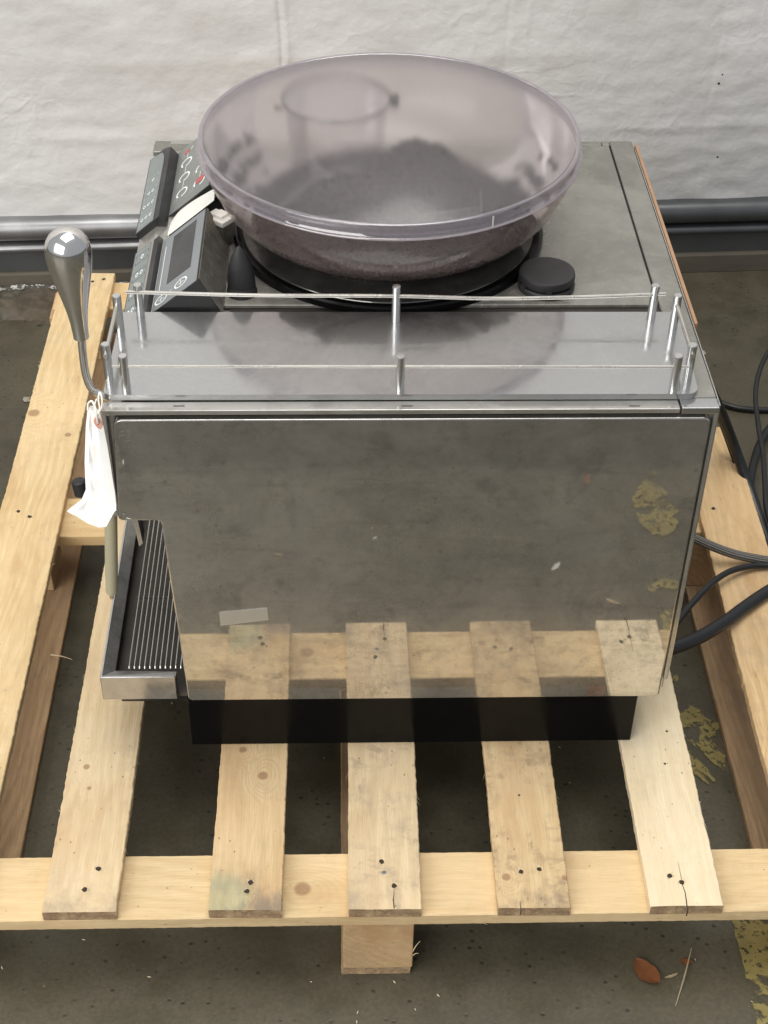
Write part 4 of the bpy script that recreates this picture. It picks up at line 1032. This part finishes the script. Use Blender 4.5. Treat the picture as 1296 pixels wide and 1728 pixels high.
# ------------------------------------------------------------------ small things on the floor and under the pallet
def leafmesh(name, label, cat, c, L, Wd, rot, curl, mat, z=None, group=None):
    bm = bmesh.new(); n = 10; rows = []
    for i in range(n+1):
        t_ = i/n; w_ = Wd*math.sin(math.pi*min(1, t_*.96+.04))**.75*(1+.15*noise.noise((t_*5, L*99, 0)))
        y = (t_-.5)*L; row = []
        for k in (-1, -.5, 0, .5, 1): row.append(bm.verts.new((k*w_/2, y, abs(k)*curl*.5+curl*(2*t_-1)**2+.0012*noise.noise((k*3, t_*7, L*50)))))
        rows.append(row)
    for a_, b_ in zip(rows, rows[1:]):
        for k in range(4): bm.faces.new((a_[k], a_[k+1], b_[k+1], b_[k]))
    r_ = bmesh.ops.solidify(bm, geom=bm.faces[:], thickness=.0004)
    o = build(name, bm, mat, None, smooth='auto', loc=(c[0], c[1], z if z is not None else FZ+.0015)); o.rotation_euler = (0, 0, R(rot)); tag(o, label, cat, group); return o
def floor_at(u, v): return at(u, v, 2, FZ)
P = floor_at(1090, 1642); leafmesh('dry_leaf', 'orange brown dry leaf on the concrete in front of the pallet', 'leaf', P, .044, .028, 35, .004, M['leaf'])
P = floor_at(1158, 1624); leafmesh('dry_leaf', 'small reddish leaf scrap lying under the long straw', 'leaf', P, .016, .010, 80, .001, M['leaf'])
P = floor_at(1133, 1648); leafmesh('wood_shaving', 'small pale shaving between the orange leaf and the long straw', 'wood chip', P, .020, .004, -70, .001, M['chip'])
P0, P1 = floor_at(1166, 1604), floor_at(1140, 1698)
bm = bmesh.new(); tube(bm, spline([Vector((0, 0, .006)), (P1-P0)*.5+Vector((.001, 0, .004)), (P1-P0)+Vector((0, 0, .001))], 6), lambda t_: .0012*(1-.6*abs(2*t_-1)), 6)
o = build('straw', bm, M['straw'], None, loc=P0); tag(o, 'long thin dry straw on the concrete near the right front', 'straw')
# seen in the panel's reflection: bits lying nearer to the viewer
leafmesh('dry_leaf', 'narrow orange leaf on the concrete nearest the viewer', 'leaf', (.722, -.760), .036, .013, 12, .003, M['leaf'])
for q, (x, y, L, r_, lb) in enumerate([(.641, -.531, .026, 40, 'white paper sliver lying forward of the straw'), (.339, -.606, .011, 60, 'tiny white chip in the open floor before the centre slat'), (.177, -.566, .018, 100, 'curled tan shaving far forward at the left'), (.725, -.445, .026, -60, 'tan bark shaving forward of the orange leaf'), (.336, -.633, .009, 20, 'tiny pale chip beside the tiny white chip'), (.673, -.421, .007, 0, 'small grey chip forward of the orange leaf')]):
    leafmesh('wood_shaving', lb, 'wood chip', (x, y), L, L*.3, r_, .001, M['paper'] if q in (0, 1) else M['chip'])
# crumbs and chips between the slats
bm = bmesh.new(); rc = random.Random(11)
for k in range(70):
    x = rc.uniform(-.2, .9); y = rc.uniform(-.6, .55) if k % 3 else rc.uniform(-.42, -.22); L = rc.uniform(.0008, .0032); a = rc.uniform(0, 3.14); d = Vector((math.cos(a), math.sin(a), 0))*L; n_ = Vector((-d.y, d.x, 0))*rc.uniform(.12, .3); z = FZ+.0008
    v = [bm.verts.new(Vector((x, y, z))+p) for p in (-d, n_, d+Vector((0, 0, .0008)), -n_+Vector((0, 0, .0006)))]; bm.faces.new(v)
o = build('floor_crumbs', bm, M['chip']); tag(o, 'pale wood crumbs scattered over the concrete around the pallet', 'debris', kind='stuff')
def sliver(label, a, b, r=.0009, mat='chip', mid=None):
    bm = bmesh.new(); tube(bm, spline([Vector((0, 0, 0)), (b-a)*.5+(mid or Vector((0, 0, .002))), b-a], 6), lambda t_: r*(1-.7*t_), 6)
    o = build('wood_splinter', bm, M[mat], None, loc=a); tag(o, label, 'splinter', 'splinters torn from the pallet boards'); return o
sliver('long pale splinter sticking out of the left bottom board', at(86, 1105, 2, -.128), at(122, 1113, 2, -.12), .0012)
sliver('thin splinter hanging from the inner edge of the widest left board', at(54, 1043, 2, -.004), at(62, 1053, 2, -.02), .0008, 'straw')
sliver('short splinter pointing up at the right side of the front block', at(696, 1606, 1, -.24), at(709, 1588, 1, -.245), .0009)
sliver('low splinter at the right side of the front block', at(697, 1612, 1, -.24), at(706, 1609, 1, -.25), .0008)
sliver('pale curl of wood in the dark gap beside the middle block', at(97, 958, 2, FZ+.006), at(107, 964, 2, FZ+.004), .0010)
# red sheet under the far left corner of the pallet
P0 = at(168, 600, 2, -.14); P1 = at(186, 528, 2, -.14)
bm = bmesh.new(); box(bm, (P0.x-.08, .93, FZ+.0005), (P1.x+.16, 1.12, FZ+.010), .002); o = build('red_sheet', bm, M['redstrap'], None, smooth='auto')
tag(o, 'dark red flat sheet lying on the floor under the far left pallet corner', 'sheet')
bm = bmesh.new(); box(bm, (P0.x-.081, 1.005, FZ+.0101), (P1.x+.161, 1.030, FZ+.0106)); build('pale_band', bm, M['scrap'], o)
for (u, v, s, lb) in ((70, 620, .010, 'crumpled clear film scrap against the left board'), (47, 676, .012, 'pointed film scrap poking from under the left board'), (1160, 568, .012, 'small tan fibre tuft at the right edge of the machine top')):
    P = floor_at(u, v) if u < 1000 else Vector((.709, .135, .548))
    bm = bmesh.new(); bmesh.ops.create_icosphere(bm, subdivisions=2, radius=s*.6)
    for q_ in bm.verts: q_.co = Vector((q_.co.x*(1.2+noise.noise(q_.co*150)), q_.co.y*(1+noise.noise(q_.co*170+Vector((3, 0, 0)))), q_.co.z*.4*(1+noise.noise(q_.co*190))))
    o = build('film_scrap' if u < 1000 else 'fibre_tuft', bm, M['scrap'], None, loc=P+Vector((0, 0, s*.25 if u < 1000 else 0)))
    if u > 1000: o.scale = (.35, .5, .6)
    tag(o, lb, 'scrap')
